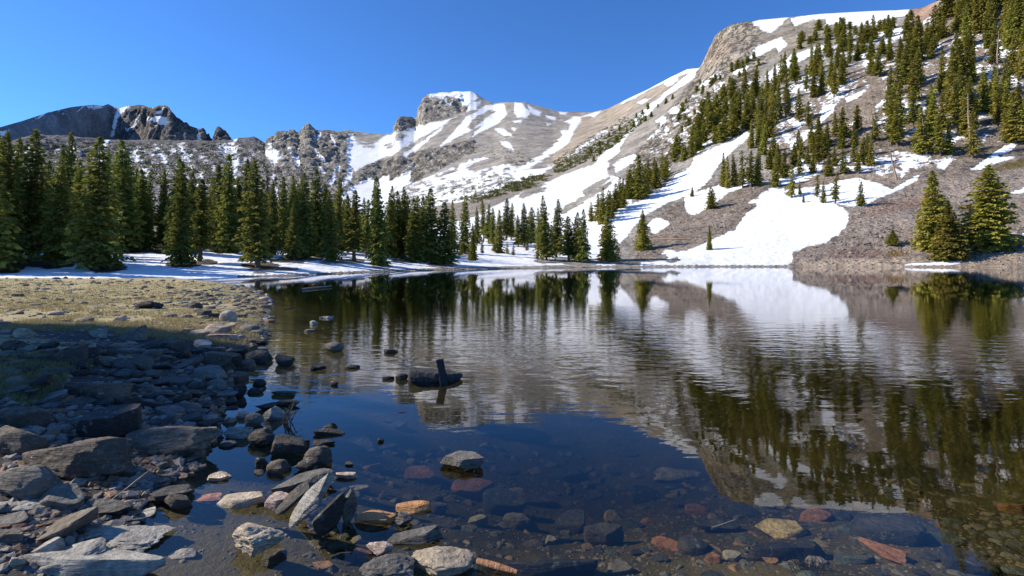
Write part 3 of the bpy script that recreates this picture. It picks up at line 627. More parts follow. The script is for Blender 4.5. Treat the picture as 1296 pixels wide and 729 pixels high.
# open group at the head of the lake
for a in [(572,318,252,20),(588,320,247,20),(612,306,253,15),(618,308,258,14),(624,309,262,14),(632,320,265,16),(641,304,250,18),(647,303,256,14),(656,312,272,15),(664,312,257,20),(673,307,262,22),(692,329,247,28),(704,326,252,26),(720,330,273,26),(728,329,268,22),(738,332,264,28),(685,318,262,16),(604,310,262,14)]:
    tree(*a, 'spruce', 'head')
for a in [(599,330,282,13),(768,330,264,28),(813,316,265,23),(898,316,284,8),(1130,310,290,15)]: tree(*a, 'full', 'single')
for a in [(667,319,305,6),(680,331,297,6),(625,320,303,6),(610,322,300,6),(642,322,306,6),(584,324,304,6),(650,325,310,5)]: tree(*a, 'slope', 'sapling')
for a in [(1182,316,214,46),(1203,327,254,38),(1252,312,207,66)]: tree(*a, 'full', 'shore')
tree(1188, 328, 309, 24, 'stunted', 'shore')
# slope trees that stand apart
for a in [(748,280,255,11),(757,281,245,15),(763,283,236,16),(770,272,240,14),(779,268,232,14),(785,263,224,15),(803,247,208,16),(811,252,196,19),(795,252,214,15),(818,246,214,14),(830,238,205,14),(842,230,198,14),(900,264,236,18),(876,249,236,6),(915,237,193,9),(922,238,197,9),(930,236,195,11),(940,237,190,12),(950,236,190,15),(958,234,186,14),(981,236,190,14),(1002,250,208,14),(1034,250,216,8),(1042,257,230,7),(1057,258,218,11),(1090,261,230,14),(1017,256,244,4),(1012,246,228,5)]:
    tree(*a, 'slope', 'apart')
def zone(name, n, poly, hlo, hhi, kind, asp, seed, mind):
    g = rs(seed); P = np.array(poly, float); got = []; tries = 0
    while len(got) < n and tries < 6000:
        tries += 1
        x = g.uniform(P[:, 0].min(), P[:, 0].max()); y = g.uniform(P[:, 1].min(), P[:, 1].max())
        if poly_sd(np.array([x]), np.array([y]), poly)[0] < 0: continue
        if any(abs(x - a) < mind and abs(y - b) < mind * 1.3 for a, b in got): continue
        got.append((x, y)); h = g.uniform(hlo, hhi); tree(x, y, y - h, h * g.uniform(*asp), kind, name)
zone('stand', 40, [(938,128),(965,104),(1000,96),(1040,82),(1080,92),(1085,118),(1045,150),(1005,182),(968,200),(945,188),(930,160)], 32, 46, 'slope', (.25, .36), 41, 6.0)
zone('upper', 38, [(1045,66),(1070,48),(1110,44),(1150,50),(1180,32),(1200,40),(1180,80),(1130,100),(1090,100),(1050,86)], 20, 34, 'slope', (.34, .5), 42, 6.5)
zone('right', 64, [(1120,150),(1150,95),(1175,50),(1200,20),(1300,-20),(1310,190),(1285,182),(1225,208),(1150,206),(1115,190)], 44, 66, 'slope', (.25, .36), 43, 9.5)
zone('mid', 30, [(960,205),(1000,192),(1045,172),(1090,160),(1110,180),(1100,222),(1060,222),(1010,228),(965,226)], 24, 38, 'slope', (.32, .46), 44, 8)
zone('olive', 28, [(845,214),(870,172),(895,140),(925,118),(945,128),(935,172),(900,190),(868,205)], 17, 27, 'stunted', (.5, .75), 45, 5.5)
zone('low', 18, [(770,264),(800,236),(835,215),(850,222),(825,240),(795,264),(775,280)], 22, 32, 'slope', (.32, .45), 46, 5.5)
zone('crag', 26, [(850,160),(880,110),(905,92),(960,72),(965,82),(930,112),(890,140),(862,172)], 7, 13, 'stunted', (.5, .8), 47, 5)
zone('ridge', 22, [(1000,52),(1045,36),(1120,34),(1165,22),(1160,40),(1100,48),(1040,62),(1005,66)], 9, 16, 'stunted', (.5, .8), 48, 6)
zone('gully', 18, [(740,196),(800,150),(850,120),(856,126),(808,160),(752,205)], 5, 9, 'stunted', (.6, .9), 49, 7)
zone('right', 28, [(1180,35),(1200,5),(1290,-60),(1320,-60),(1320,60),(1240,60)], 46, 64, 'slope', (.25, .36), 50, 9)

ORD = ['first', 'second', 'third', 'fourth', 'fifth', 'sixth', 'seventh', 'eighth', 'ninth', 'tenth', 'eleventh', 'twelfth', 'thirteenth', 'fourteenth', 'fifteenth', 'sixteenth', 'seventeenth', 'eighteenth', 'nineteenth', 'twentieth']
def ordinal(n):
    if n < 20: return ORD[n]
    t, o = divmod(n + 1, 10); b = {2: 'twenty', 3: 'thirty', 4: 'forty', 5: 'fifty', 6: 'sixty', 7: 'seventy'}[t]
    return {2: 'twentieth', 3: 'thirtieth', 4: 'fortieth', 5: 'fiftieth', 6: 'sixtieth', 7: 'seventieth'}[t] if o == 0 else b + '-' + ORD[o - 1]
ZN = {'lakeside': ('dark spruce', 'in the stand above left snowbank', 'lakeside spruces along the left snowbank'),
      'behind': ('shaded spruce', 'in the back rank behind left snowbank', 'spruces behind the lakeside rank'),
      'head': ('green spruce', 'in the open grove at the head of the lake', 'spruces at the head of the lake'),
      'sapling': ('thin sapling', 'on the snow at the head of the lake', 'saplings on the snow at the head of the lake'),
      'single': ('young conifer', 'standing alone near the shore', 'lone conifers near the lake shore'),
      'shore': ('sunlit broad conifer', 'above the brown right shore', 'conifers on the right shore'),
      'apart': ('conifer', 'standing apart on the snowy slope', 'conifers standing apart on the snow'),
      'stand': ('conifer', 'of the dense stand below the snowy crest', 'conifers in the dense middle stand'),
      'upper': ('conifer', 'of the trees under the crest snowfield', 'conifers near the snowy crest'),
      'right': ('tall conifer', 'of the steep right slope', 'conifers on the steep right slope'),
      'mid': ('conifer', 'of the trees above the big snow lobe', 'conifers above the big snow lobe'),
      'olive': ('bushy olive pine', 'of the thicket above the snow tongue', 'bushy pines above the snow tongue'),
      'low': ('conifer', 'on the rocky rib left of the snow tongue', 'conifers on the rib beside the snow tongue'),
      'crag': ('stunted pine', 'on the rocks below the tan cliff', 'stunted pines below the cliff'), 'ridge': ('stunted pine', 'along the crest snowfield edge', 'stunted pines along the crest'), 'gully': ('stunted pine', 'beside the long snow streak', 'stunted pines by the snow streak')}
SPECIAL = {(898, 'single'): 'slender young conifer on a bare stem alone on the big snow lobe', (813, 'single'): 'cone-shaped spruce standing alone on the brown talus above the shore',
           (768, 'single'): 'bushy spruce at the foot of the snow tongue beside the lake', (599, 'single'): 'small bright spruce on the snow in front of the open grove', (1130, 'single'): 'small round young conifer on the brown stony right shore',
           (1182, 'shore'): 'tall narrow sunlit conifer, left one of the right shore cluster', (1203, 'shore'): 'mid-height conifer between two larger ones on the right shore', (1252, 'shore'): 'broadest sunlit conifer on the right shore, casting a long shadow', (1188, 'shore'): 'low conifer shrub at the foot of the right shore trees',
           (900, 'apart'): 'dark tiered conifer alone at the edge of the brown talus', (1090, 'apart'): 'small dark conifer at the right tip of the big snow lobe', (981, 'apart'): 'column-shaped conifer where brown talus meets the snow lobe', (1002, 'apart'): 'olive cone-shaped conifer at the top edge of the big snow lobe', (876, 'apart'): 'tiny conifer alone on the brown strip inside the snow tongue', (1017, 'apart'): 'tiny seedling conifer low on the big snow lobe'}
def place_tree(t, rng):
    d = t['d'] if t['d'] else float(depth_at(t['x'], t['y'])); p = pt(t['x'], t['y'], d)
    pi = rng.randint(len(PROTO[t['kind']])); crown, trunk = PROTO[t['kind']][pi]
    H = t['h'] / F * d; s = H / PROTO_H[t['kind']]; sw = t['w'] / F * d / (PROTO_W[t['kind']][pi] * (.88 if t['zone'] in ('lakeside', 'behind', 'head') else .85))
    return p - np.array([0, 0, .02 * H]), s, sw, crown, trunk
rng = rs(99)
TR.sort(key=lambda t: -t['h'])
indiv, rest = TR[:296], TR[296:]
cnt = {}
for z in ZN:
    L = [t for t in indiv if t['zone'] == z and (int(t['x']), z) not in SPECIAL]
    hs = sorted(t['h'] for t in L)
    if z in ('lakeside', 'behind', 'head', 'sapling', 'apart', 'shore'):
        L.sort(key=lambda t: t['x'])
        for n, t in enumerate(L):
            sz = 'tall' if t['h'] > hs[int(len(hs) * .66)] else 'short' if t['h'] < hs[int(len(hs) * .33)] else 'medium'
            t['lab'] = f"{sz} {ZN[z][0]}, {ordinal(n)} from left {ZN[z][1]}"
    else:                                     # rows of the wooded slope, counted along each row
        L.sort(key=lambda t: t['y']); nrow = max(1, round(len(L) / 12)); 
        rows = [L[i * len(L) // nrow:(i + 1) * len(L) // nrow] for i in range(nrow)]
        for ri, row in enumerate(rows):
            row.sort(key=lambda t: t['x'])
            rn = '' if nrow == 1 else ('topmost row' if ri == 0 else 'lowest row' if ri == nrow - 1 else 'middle row' if nrow == 3 else ordinal(ri) + ' row')
            for n, t in enumerate(row):
                t['lab'] = f"{ordinal(n)} {ZN[z][0]} from left" + (f", {rn}" if rn else '') + f" {ZN[z][1]}"
for t in indiv:
    p, s, sw, crown, trunk = place_tree(t, rng)
    lab = SPECIAL.get((int(t['x']), t['zone']), t['lab'])
    name = {'stunted': 'pine_tree', 'full': 'conifer_tree', 'slope': 'conifer_tree', 'spruce': 'spruce_tree'}[t['kind']]
    e = link(name, None, None, p, (rng.normal(0, .03), rng.normal(0, .03), rng.uniform(0, 6.28)), (sw, sw, s))
    e.empty_display_size = .3
    tag(e, lab, 'tree', ZN[t['zone']][2])
    link('trunk', trunk, e); link('crown', crown, e)
# the smallest far trees read as one mass
parts = []
for t in rest:
    p, s, sw, crown, trunk = place_tree(t, rng)
    n = len(crown.vertices); co = np.empty(n * 3, np.float32); crown.vertices.foreach_get('co', co); co = co.reshape(-1, 3)
    a = rng.uniform(0, 6.28); ca, sa = math.cos(a), math.sin(a)
    co = np.stack([(co[:, 0] * ca - co[:, 1] * sa) * sw, (co[:, 0] * sa + co[:, 1] * ca) * sw, co[:, 2] * s], -1) + p
    parts.append((co, np.arange(n).reshape(-1, 4)))
v, f = join(parts)
tag(link('distant_trees', mesh_np('distant_trees', v, f, [M_pine], False)), 'small distant pines scattered over the high rocky slopes', 'trees', kind='stuff')
# trees just outside the picture on the left whose shade lies on the stony bank and the snowbank
SH = []
sa, ca_ = math.sin(R(SUN_AZ)), math.cos(R(SUN_AZ)); reach = 1 / math.tan(R(SUN_EL))
for n, (l, tip, H) in enumerate(((3.9, -3.3, 13), (4.5, -2.8, 11), (5.2, -2.9, 13), (5.9, -2.7, 11), (6.6, -3.1, 13), (7.3, -3.7, 12), (8.0, -4.5, 13), (8.7, -5.6, 12), (4.2, -5.2, 14), (5.7, -5.6, 14), (7.6, -7.0, 14))):
    X = tip + sa * H * reach; SH.append((X, (l - ca_ * X) / -sa, H, 'full', ORD[n]))
for (X, Y, H, kd, pos) in SH:
    pi = rng.randint(len(PROTO[kd])); crown, trunk = PROTO[kd][pi]; s = H / 10
    e = link('spruce_tree', None, None, (X, Y, ground_z(np.array([X]), np.array([Y]))[0] - .1), (0, 0, rng.uniform(0, 6)), (s * 1.3, s * 1.3, s))
    tag(e, f'spruce beyond the stony left bank, {pos} from the lake in its clump', 'tree', 'spruces shading the left bank'); link('trunk', trunk, e); link('crown', crown, e)
for (X, Y, H) in ((-56, 52, 16), (-60, 54, 17), (-58, 50, 15), (-64, 57, 17), (-62, 60, 17), (-68, 56, 18), (-66, 63, 18), (-54, 50.5, 14), (-72, 60, 18), (-70, 66, 18), (-57, 55.5, 16), (-53, 52.4, 13)):
    pi = rng.randint(len(PROTO['spruce'])); crown, trunk = PROTO['spruce'][pi]; s = H / 10
    e = link('spruce_tree', None, None, (X, Y, 1.0), (0, 0, rng.uniform(0, 6)), (s * 1.1, s * 1.1, s))
    tag(e, 'spruce past the left end of the lakeside stand, shading the snowbank', 'tree', 'spruces beyond the left end of the stand'); link('trunk', trunk, e); link('crown', crown, e)
# bleached dead trunks on the right slope
def snag(name, x, yb, yt, lean, lab):
    d = float(depth_at(x, yb)); p = pt(x, yb, d); H = (yb - yt) / F * d; g = rs(int(x))
    v, f = tube([(0, 0, -.5), (lean * .1 * H, 0, .1 * H), (lean * .5 * H, .02 * H, .5 * H), (lean * H, 0, H)], [H * .026, H * .022, H * .016, H * .004], 7, int(x))
    o = link(name, clean(mesh_np('dead_tree', v, f, [M_snag], True)), None, p); tag(o, lab, 'dead tree', 'bleached dead trees on the right slope')
    ps = []
    for q in range(9):
        t = g.uniform(.3, .95); a = g.uniform(0, 6.28); L = H * .10 * g.uniform(.5, 1.2); b = np.array([lean * t * H, 0, t * H])
        v, f = tube([b, b + np.array([math.cos(a) * L, math.sin(a) * L, L * .1])], [H * .006, H * .0015], 5, q)
        link('branch', clean(mesh_np('branch', v, f, [M_snag], True)), o)
snag('dead_tree', 1135, 228, 176, -.22, 'bleached dead trunk leaning left beside the upper end of the snow lobe')
snag('dead_tree', 1212, 152, 108, -.16, 'reddish dead trunk leaning on bare soil in the right slope')
snag('dead_tree', 1173, 196, 150, -.12, 'thin dead trunk among conifers above the striped snow')
snag('dead_tree', 1228, 178, 118, -.05, 'tall bare grey trunk between conifers on the steep right slope')
snag('dead_tree', 1108, 168, 128, -.18, 'slim dead trunk leaning left on the bare strip above the striped snow')
snag('dead_tree', 1262, 96, 40, .04, 'bare pale trunk standing high on the steep right slope')
snag('dead_tree', 1292, 174, 124, -.14, 'bleached leaning trunk at the right edge above the snow strip')
def fallen(x0, y0, x1, y1, r, lab):
    a = pt(x0, y0, float(depth_at(x0, y0))); b = pt(x1, y1, float(depth_at(x1, y1))); a[2] += r; b[2] += r
    v, f = tube([a - a, (b - a) * .3, (b - a) * .7, b - a], [r, r * .9, r * .75, r * .4], 8, 3)
    tag(link('fallen_log', clean(mesh_np('fallen_log', v, f, [M_snag], True)), None, a), lab, 'log')
fallen(826, 304, 869, 303, .28, 'pale fallen log lying across the brown talus beside the spruce')

# ------------------------------------------------------------------ stones
def ico(sub):
    bm = bmesh.new(); bmesh.ops.create_icosphere(bm, subdivisions=sub, radius=1.0)
    V = np.array([v.co[:] for v in bm.verts]); Fc = np.array([[v.index for v in f.verts] for f in bm.faces]); bm.free(); return V, Fc
ICO = {s: ico(s) for s in (1, 2, 3, 4, 5)}
SH_P = {'boulder': (12, .60, .88, .07, 0), 'angular': (14, .50, .82, .05, 0), 'slab': (14, .48, .80, .035, 1), 'crag': (15, .52, .85, .085, 0), 'flat': (13, .52, .85, .03, 1), 'round': (5, .75, .92, .04, 0)}
def rock_np(shape, seed, sub):
    n, lo, hi, amp, lay = SH_P[shape]; g = rs(seed); V, Fc = ICO[sub]; V = V.copy()
    N = g.randn(n, 3); 
    if lay: N[:, 2] *= .55; N[0] = (g.normal(0, .16), g.normal(0, .16), 1); N[1] = (g.normal(0, .2), g.normal(0, .2), -1)
    N /= np.linalg.norm(N, axis=1, keepdims=True); O = g.uniform(lo, hi, n)
    if lay: O[0] = g.uniform(.30, .42); O[1] = g.uniform(.30, .42); O[2:] = np.maximum(O[2:], .40)
    for it in range(2):
        for m, o in zip(N, O):
            dd = V @ m - o; V -= (.5 * (dd + np.sqrt(dd * dd + .0012)))[:, None] * m * .97
    if amp:
        nn = V / (np.linalg.norm(V, axis=1, keepdims=True) + 1e-9)
        q = V * 1.0
        dsp = amp * 1.3 * perlin(q * 1.8, seed) + amp * perlin(q * 4.5, seed + 1) + amp * .75 * perlin(q * 10, seed + 2) + amp * .4 * perlin(q * 21, seed + 3)
        if lay or shape == 'crag':
            st = q[:, 2] * (9 if lay == 1 else 6) + 1.5 * perlin(q * 1.5, seed + 4); dsp += amp * .9 * (np.abs((st % 1) - .5) - .25)
        if shape == 'crag': dsp += -amp * .6 * np.abs(perlin(q * 3.2, seed + 6))
        V = V + nn * dsp[:, None]
    lo, hi = V.min(0), V.max(0); V = (V - (lo + hi) / 2) / (hi - lo)
    return V, Fc
def rock_mesh(shape, seed, sub=4):
    V, Fc = rock_np(shape, seed, sub)
    me = mesh_np('stone', V, Fc, [M_rock], True)
    me.set_sharp_from_angle(angle=R(55)); return me
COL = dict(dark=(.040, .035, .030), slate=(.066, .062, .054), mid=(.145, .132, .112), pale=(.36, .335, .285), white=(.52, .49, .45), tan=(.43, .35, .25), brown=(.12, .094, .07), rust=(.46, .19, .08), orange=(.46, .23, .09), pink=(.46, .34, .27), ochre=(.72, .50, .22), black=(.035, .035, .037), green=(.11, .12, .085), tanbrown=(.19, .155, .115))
NROCK = 0
def rock(x0, x1, y0, y1, shape, col, lab, seed=None, ratio=.7, rot=0.0, tilt=(0, 0), name=None, sub=4, surf='auto', sink=.22, group=None, mesh=None):
    """a stone whose visible outline spans x0..x1, y0..y1 and which rests on the ground, the lake's bed or shows above the water"""
    global NROCK; NROCK += 1
    xc = (x0 + x1) / 2
    if surf == 'water':
        X, Y = wl(xc, y1); p = np.array([X, Y, 0.0])
    else: p = hit(xc, y1); 
    d = p[1]; W = (x1 - x0) / F * d; dep = W * ratio
    H = ((y1 - y0) - dep * max(CAMZ - p[2], .3) * F / d ** 2) / F * d
    if H < .16 * W:
        H = .16 * W; dep = min(dep, max(.25 * W, ((y1 - y0) / F * d - H) * d / max(CAMZ - p[2], .3)))
    full = H / (1 - sink)
    c = p + np.array([(xc - CX) / F * dep * .5, dep * .5, H - full / 2])
    me = mesh or rock_mesh(shape, seed if seed is not None else NROCK * 7 + 3, sub)
    o = link(name or ('boulder' if W > .75 else 'rock'), me, None, c, (tilt[0], tilt[1], rot), (W, dep, full))
    j = rs(NROCK).uniform(.88, 1.14); o.color = tuple(q * j for q in COL[col]) + (1,)
    tag(o, lab, 'boulder' if W > .75 else 'rock', group)
    return o
# stones that stand out on the left bank and at the water's edge
KEY = [
 (28,172,534,613,'boulder','brown','huge dark grey-brown slab boulder filling the shaded left bank',dict(ratio=.45,sub=5,tilt=(0,.10))),
 (148,277,522,580,'boulder','tanbrown','long flat-topped boulder with a reddish top leaning towards the water',dict(ratio=.55,sub=5,tilt=(0,-.12))),
 (-8,78,574,640,'angular','mid','blocky boulder at the left edge below the huge slab boulder',dict(ratio=.5,sub=5)),
 (-10,60,530,582,'angular','brown','pale-edged boulder on the left edge behind the blocky one',dict(ratio=.5)),
 (0,62,507,545,'boulder','brown','greenish brown boulder below the shaded grass tuft',dict(ratio=.6)),
 (57,84,520,537,'angular','mid','small pointed grey rock between shaded boulders',dict(ratio=.6)),
 (78,168,470,512,'slab','brown','broad purplish slab in the middle of the shaded bank',dict(ratio=.7,sub=5)),
 (100,178,505,560,'slab','dark','dark flat slab leaning behind the huge boulder',dict(ratio=.6)),
 (60,118,432,462,'slab','slate','dark slab below the sunlit meadow edge at left',dict(ratio=.6)),
 (118,150,446,466,'angular','brown','brown block on the shaded slope under the meadow',dict(ratio=.7)),
 (72,130,435,455,'boulder','dark','rounded dark rock at the shade line below the meadow',dict(ratio=.6)),
 (0,35,428,447,'boulder','dark','dark round rock at the left edge on the shade line',dict(ratio=.6)),
 (197,232,428,445,'slab','slate','dark block at the edge of light below the pinkish stone',dict(ratio=.6)),
 (243,268,428,442,'flat','pale','pale flat slab catching light below the pinkish stone',dict(ratio=.8)),
 (55,110,608,650,'slab','mid','grey slab with a pale lower face beneath the huge boulder',dict(ratio=.6,tilt=(.15,.1))),
 (110,170,621,656,'angular','mid','grey block with a bright chipped left end by the pool',dict(ratio=.55)),
 (22,120,640,697,'slab','tanbrown','brown layered slab tilted to the left at lower left',dict(ratio=.8,tilt=(0,-.38),sub=5)),
 (110,212,648,704,'crag','pale','pale crumbly grey boulder half in the pool at lower left',dict(ratio=.8,sub=5,tilt=(0,.10))),
 (25,132,683,733,'slab','pale','pale triangular slab with a smooth sunlit top at the bottom left',dict(ratio=.8,tilt=(0,-.30),sub=5)),
 (20,218,716,742,'flat','pale','long flat pale slab along the bottom edge at left',dict(ratio=.30,sub=5)),
 (-6,36,660,692,'angular','mid','grey block at the left edge with a sunlit top',dict(ratio=.6)),
 (4,20,688,703,'angular','pale','small pale stone at the lower left corner, upper of the cluster',dict(ratio=.7)),
 (0,16,700,716,'angular','mid','small grey stone in the corner cluster, leftmost',dict(ratio=.7)),
 (10,34,698,722,'crag','tan','tan chip standing in the corner cluster at lower left',dict(ratio=.6)),
 (34,80,678,708,'slab','pale','narrow pale splinter beside the brown layered slab',dict(ratio=.6,tilt=(0,-.3))),
 (184,246,608,638,'slab','slate','smooth dark slab standing in the pool by the long boulder',dict(ratio=.7,surf='water',tilt=(0,-.1))),
 (208,245,619,646,'angular','brown','wet brown block in front of the dark slab in the pool',dict(ratio=.6,surf='water')),
 (272,336,621,643,'flat','tan','flat pale stone with a red edge lying in the pool',dict(ratio=.6,surf='water',tilt=(0,-.05))),
 (262,293,594,609,'flat','tan','small tan stone breaking the surface near the long boulder',dict(ratio=.7,surf='water')),
 (293,367,641,706,'crag','tan','craggy tan rock with dark hollows standing in the shallows',dict(ratio=.75,surf='water',sub=5)),
 (344,427,586,628,'slab','mid','grey wedge-shaped rock with its sharp end pointing right',dict(ratio=.7,surf='water',sub=5,tilt=(0,-.22))),
 (337,371,620,646,'flat','pink','red stone with a white top beside the grey wedge',dict(ratio=.7,surf='water')),
 (384,421,559,588,'boulder','brown','rounded brown boulder on top of the pair in the water',dict(ratio=.7,surf='water')),
 (372,406,574,600,'boulder','dark','darker lower boulder of the pair in the water',dict(ratio=.7,surf='water')),
 (337,368,578,600,'boulder','brown','round brown stone left of the pair of boulders in the water',dict(ratio=.7,surf='water')),
 (322,339,576,593,'angular','dark','small black stone left of the round brown stone',dict(ratio=.7,surf='water')),
 (313,350,538,565,'boulder','dark','largest black rock in the cluster by the twigs',dict(ratio=.6,surf='water')),
 (343,388,549,578,'slab','dark','dark ridged rock right of the black rock in the cluster',dict(ratio=.6,surf='water',tilt=(0,.15))),
 (378,392,555,570,'angular','dark','small dark stone at the right end of the cluster',dict(ratio=.6,surf='water')),
 (334,364,511,532,'angular','pale','pale triangular stone with dead twigs at its right side',dict(ratio=.6,surf='water')),
 (322,352,507,521,'angular','dark','dark stone behind the pale triangular stone',dict(ratio=.6,surf='water')),
 (346,382,503,515,'slab','dark','dark low stone behind the twigs',dict(ratio=.6,surf='water')),
 (342,374,493,502,'flat','slate','thin dark slab lying flat beyond the twigs',dict(ratio=.8,surf='water')),
 (309,334,520,540,'round','mid','grey round stone below the pale triangular one',dict(ratio=.6,surf='water')),
 (298,315,518,530,'round','pink','small pinkish round stone at the water edge',dict(ratio=.7,surf='water')),
 (281,299,524,536,'angular','tan','small tan chip left of the pinkish round stone',dict(ratio=.7,surf='water')),
 (285,320,534,556,'crag','pale','pale broken stone at the water edge beside the long boulder',dict(ratio=.7,surf='water')),
 (300,325,507,520,'angular','dark','dark angular stone at the corner of the bank and the water',dict(ratio=.6)),
 (296,313,485,503,'angular','black','small black pointed stone in the white reflection',dict(ratio=.7,surf='water')),
 (320,337,478,490,'round','dark','dark stone alone in the water by the bright streaks',dict(ratio=.7,surf='water')),
 (408,427,533,547,'angular','dark','black wedge of rock alone on the deep blue water',dict(ratio=.6,surf='water')),
 (397,437,545,551,'flat','dark','thin dark sliver just above the blue water',dict(ratio=.5,surf='water')),
 (395,424,556,564,'flat','dark','low dark stone behind the rounded brown boulder',dict(ratio=.6,surf='water')),
 (437,447,583,590,'flat','dark','tiny dark stone tip on the blue water',dict(ratio=.7,surf='water')),
 (477,486,553,560,'angular','black','tiny black stone tip far out on the blue water',dict(ratio=.7,surf='water')),
 (557,612,565,595,'slab','mid','grey pyramid-shaped rock alone in open water',dict(ratio=.6,surf='water',sub=5,tilt=(0,.15))),
 (517,602,677,733,'boulder','tan','large pale tan rock with cracks at the bottom centre',dict(ratio=.65,surf='water',sub=5)),
 (456,528,690,740,'crag','mid','crumbled grey rock pile left of the large tan rock',dict(ratio=.6,surf='water',sub=5)),
 (462,498,680,705,'crag','pink','pinkish crumbling rock behind the crumbled grey pile',dict(ratio=.6,surf='water')),
 (489,560,664,690,'slab','mid','grey ridge of a half-sunken slab behind the large tan rock',dict(ratio=.45,surf='water',tilt=(0,-.08))),
 (449,501,639,666,'flat','orange','orange rock with cracks just at the surface',dict(ratio=.75,surf='water')),
 (500,546,631,650,'flat','orange','brown and white streaked stone right of the orange rock',dict(ratio=.6,surf='water')),
 (500,524,644,666,'crag','mid','dark crumbly stone under the streaked stone',dict(ratio=.6,surf='water')),
 (422,453,597,606,'flat','pink','pinkish flat stone just above the water right of the wedge',dict(ratio=.6,surf='water')),
 (409,435,431,446,'boulder','mid','rounded dark stone with a pale left side in mid water',dict(ratio=.7,surf='water')),
 (393,414,459,469,'flat','dark','low dark stone in mid water',dict(ratio=.7,surf='water')),
 (436,456,460,467,'round','dark','smooth dark hump right of the low dark stone in mid water',dict(ratio=.6,surf='water')),
 (418,428,482,488,'round','dark','dark speck of stone in the shaded reflection',dict(ratio=.6,surf='water')),
 (483,499,475,481,'flat','black','left one of two small black stones beside the log',dict(ratio=.6,surf='water')),
 (500,516,471,481,'angular','black','right one of two small black stones beside the log',dict(ratio=.6,surf='water')),
 (485,504,440,447,'flat','slate','purplish flat stone beyond the log',dict(ratio=.7,surf='water')),
 (310,346,440,463,'boulder','slate','grey boulder at the tip of the bank in front of the shallows',dict(ratio=.6)),
 (349,372,446,462,'angular','slate','grey wedge in the water beside the bank tip boulder',dict(ratio=.6,surf='water')),
 (256,291,408,424,'angular','pink','pinkish white block on the grass by the water',dict(ratio=.6)),
 (256,304,421,431,'flat','pink','pink flat slab just below the pinkish white block',dict(ratio=.7)),
 (278,300,391,408,'round','pale','round pale boulder on the meadow edge by the water',dict(ratio=.6)),
 (304,328,409,421,'angular','mid','split grey stone at the waterline of the meadow',dict(ratio=.7)),
 (308,342,425,437,'angular','dark','dark pointed stone at the waterline below the split grey stone',dict(ratio=.6)),
 (328,345,375,381,'flat','pink','pinkish flat stone in the water off the meadow tip',dict(ratio=.7,surf='water')),
 (392,402,405,411,'angular','white','small white stone in the shallow brown water',dict(ratio=.7,surf='water')),
 (404,421,399,403,'flat','white','thin white stone in the shallows beyond the small white stone',dict(ratio=.6,surf='water')),
 (385,398,416,420,'flat','mid','grey flat stone just breaking the brown shallows',dict(ratio=.7,surf='water')),
 (326,342,415,420,'flat','pale','pale flat stone in the shallows by the meadow edge',dict(ratio=.7,surf='water')),
 (174,206,379,391,'angular','dark','dark pointed boulder in the middle of the dry meadow',dict(ratio=.6)),
 (18,44,414,428,'boulder','tan','rounded tan boulder where the meadow meets the shade',dict(ratio=.6)),
 (112,140,413,428,'slab','pale','pale slab tilted up at the meadow front',dict(ratio=.6,tilt=(0,-.3))),
 (148,186,413,432,'slab','mid','long grey slab tilted up at the meadow front',dict(ratio=.6,tilt=(0,-.25))),
]
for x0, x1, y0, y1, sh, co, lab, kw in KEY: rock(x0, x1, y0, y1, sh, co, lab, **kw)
# upright slabs leaning side by side
def leaning(xc, yb, dims, along, face, col, lab, seed, lift):
    X, Y = wl(xc, yb); y = Vector(along).normalized(); z = Vector(face); z = (z - y * z.dot(y)).normalized(); x = y.cross(z)
    m = Matrix((x, y, z)).transposed()
    o = link('rock', rock_mesh('slab', seed, 5), None, (X, Y + .10, lift), m.to_euler(), dims); o.color = COL[col] + (1,); tag(o, lab, 'rock')
leaning(386, 668, (.15, .40, .07), (.62, .22, .72), (-.45, -.62, .62), 'pale', 'smooth pale grey slab leaning upright in the shallows', 501, .12)
leaning(411, 678, (.15, .27, .09), (.42, .25, .8), (.55, -.75, .25), 'dark', 'dark upright slab with a bright left edge beside the pale slab', 503, .09)
leaning(434, 672, (.10, .22, .05), (.25, .1, .9), (.75, -.55, .1), 'mid', 'thin upright splinter right of the dark upright slab', 505, .09)
leaning(362, 655, (.12, .26, .05), (.66, .3, .55), (-.5, -.6, .6), 'slate', 'dark striped slab wedged behind the pale leaning slab', 507, .07)
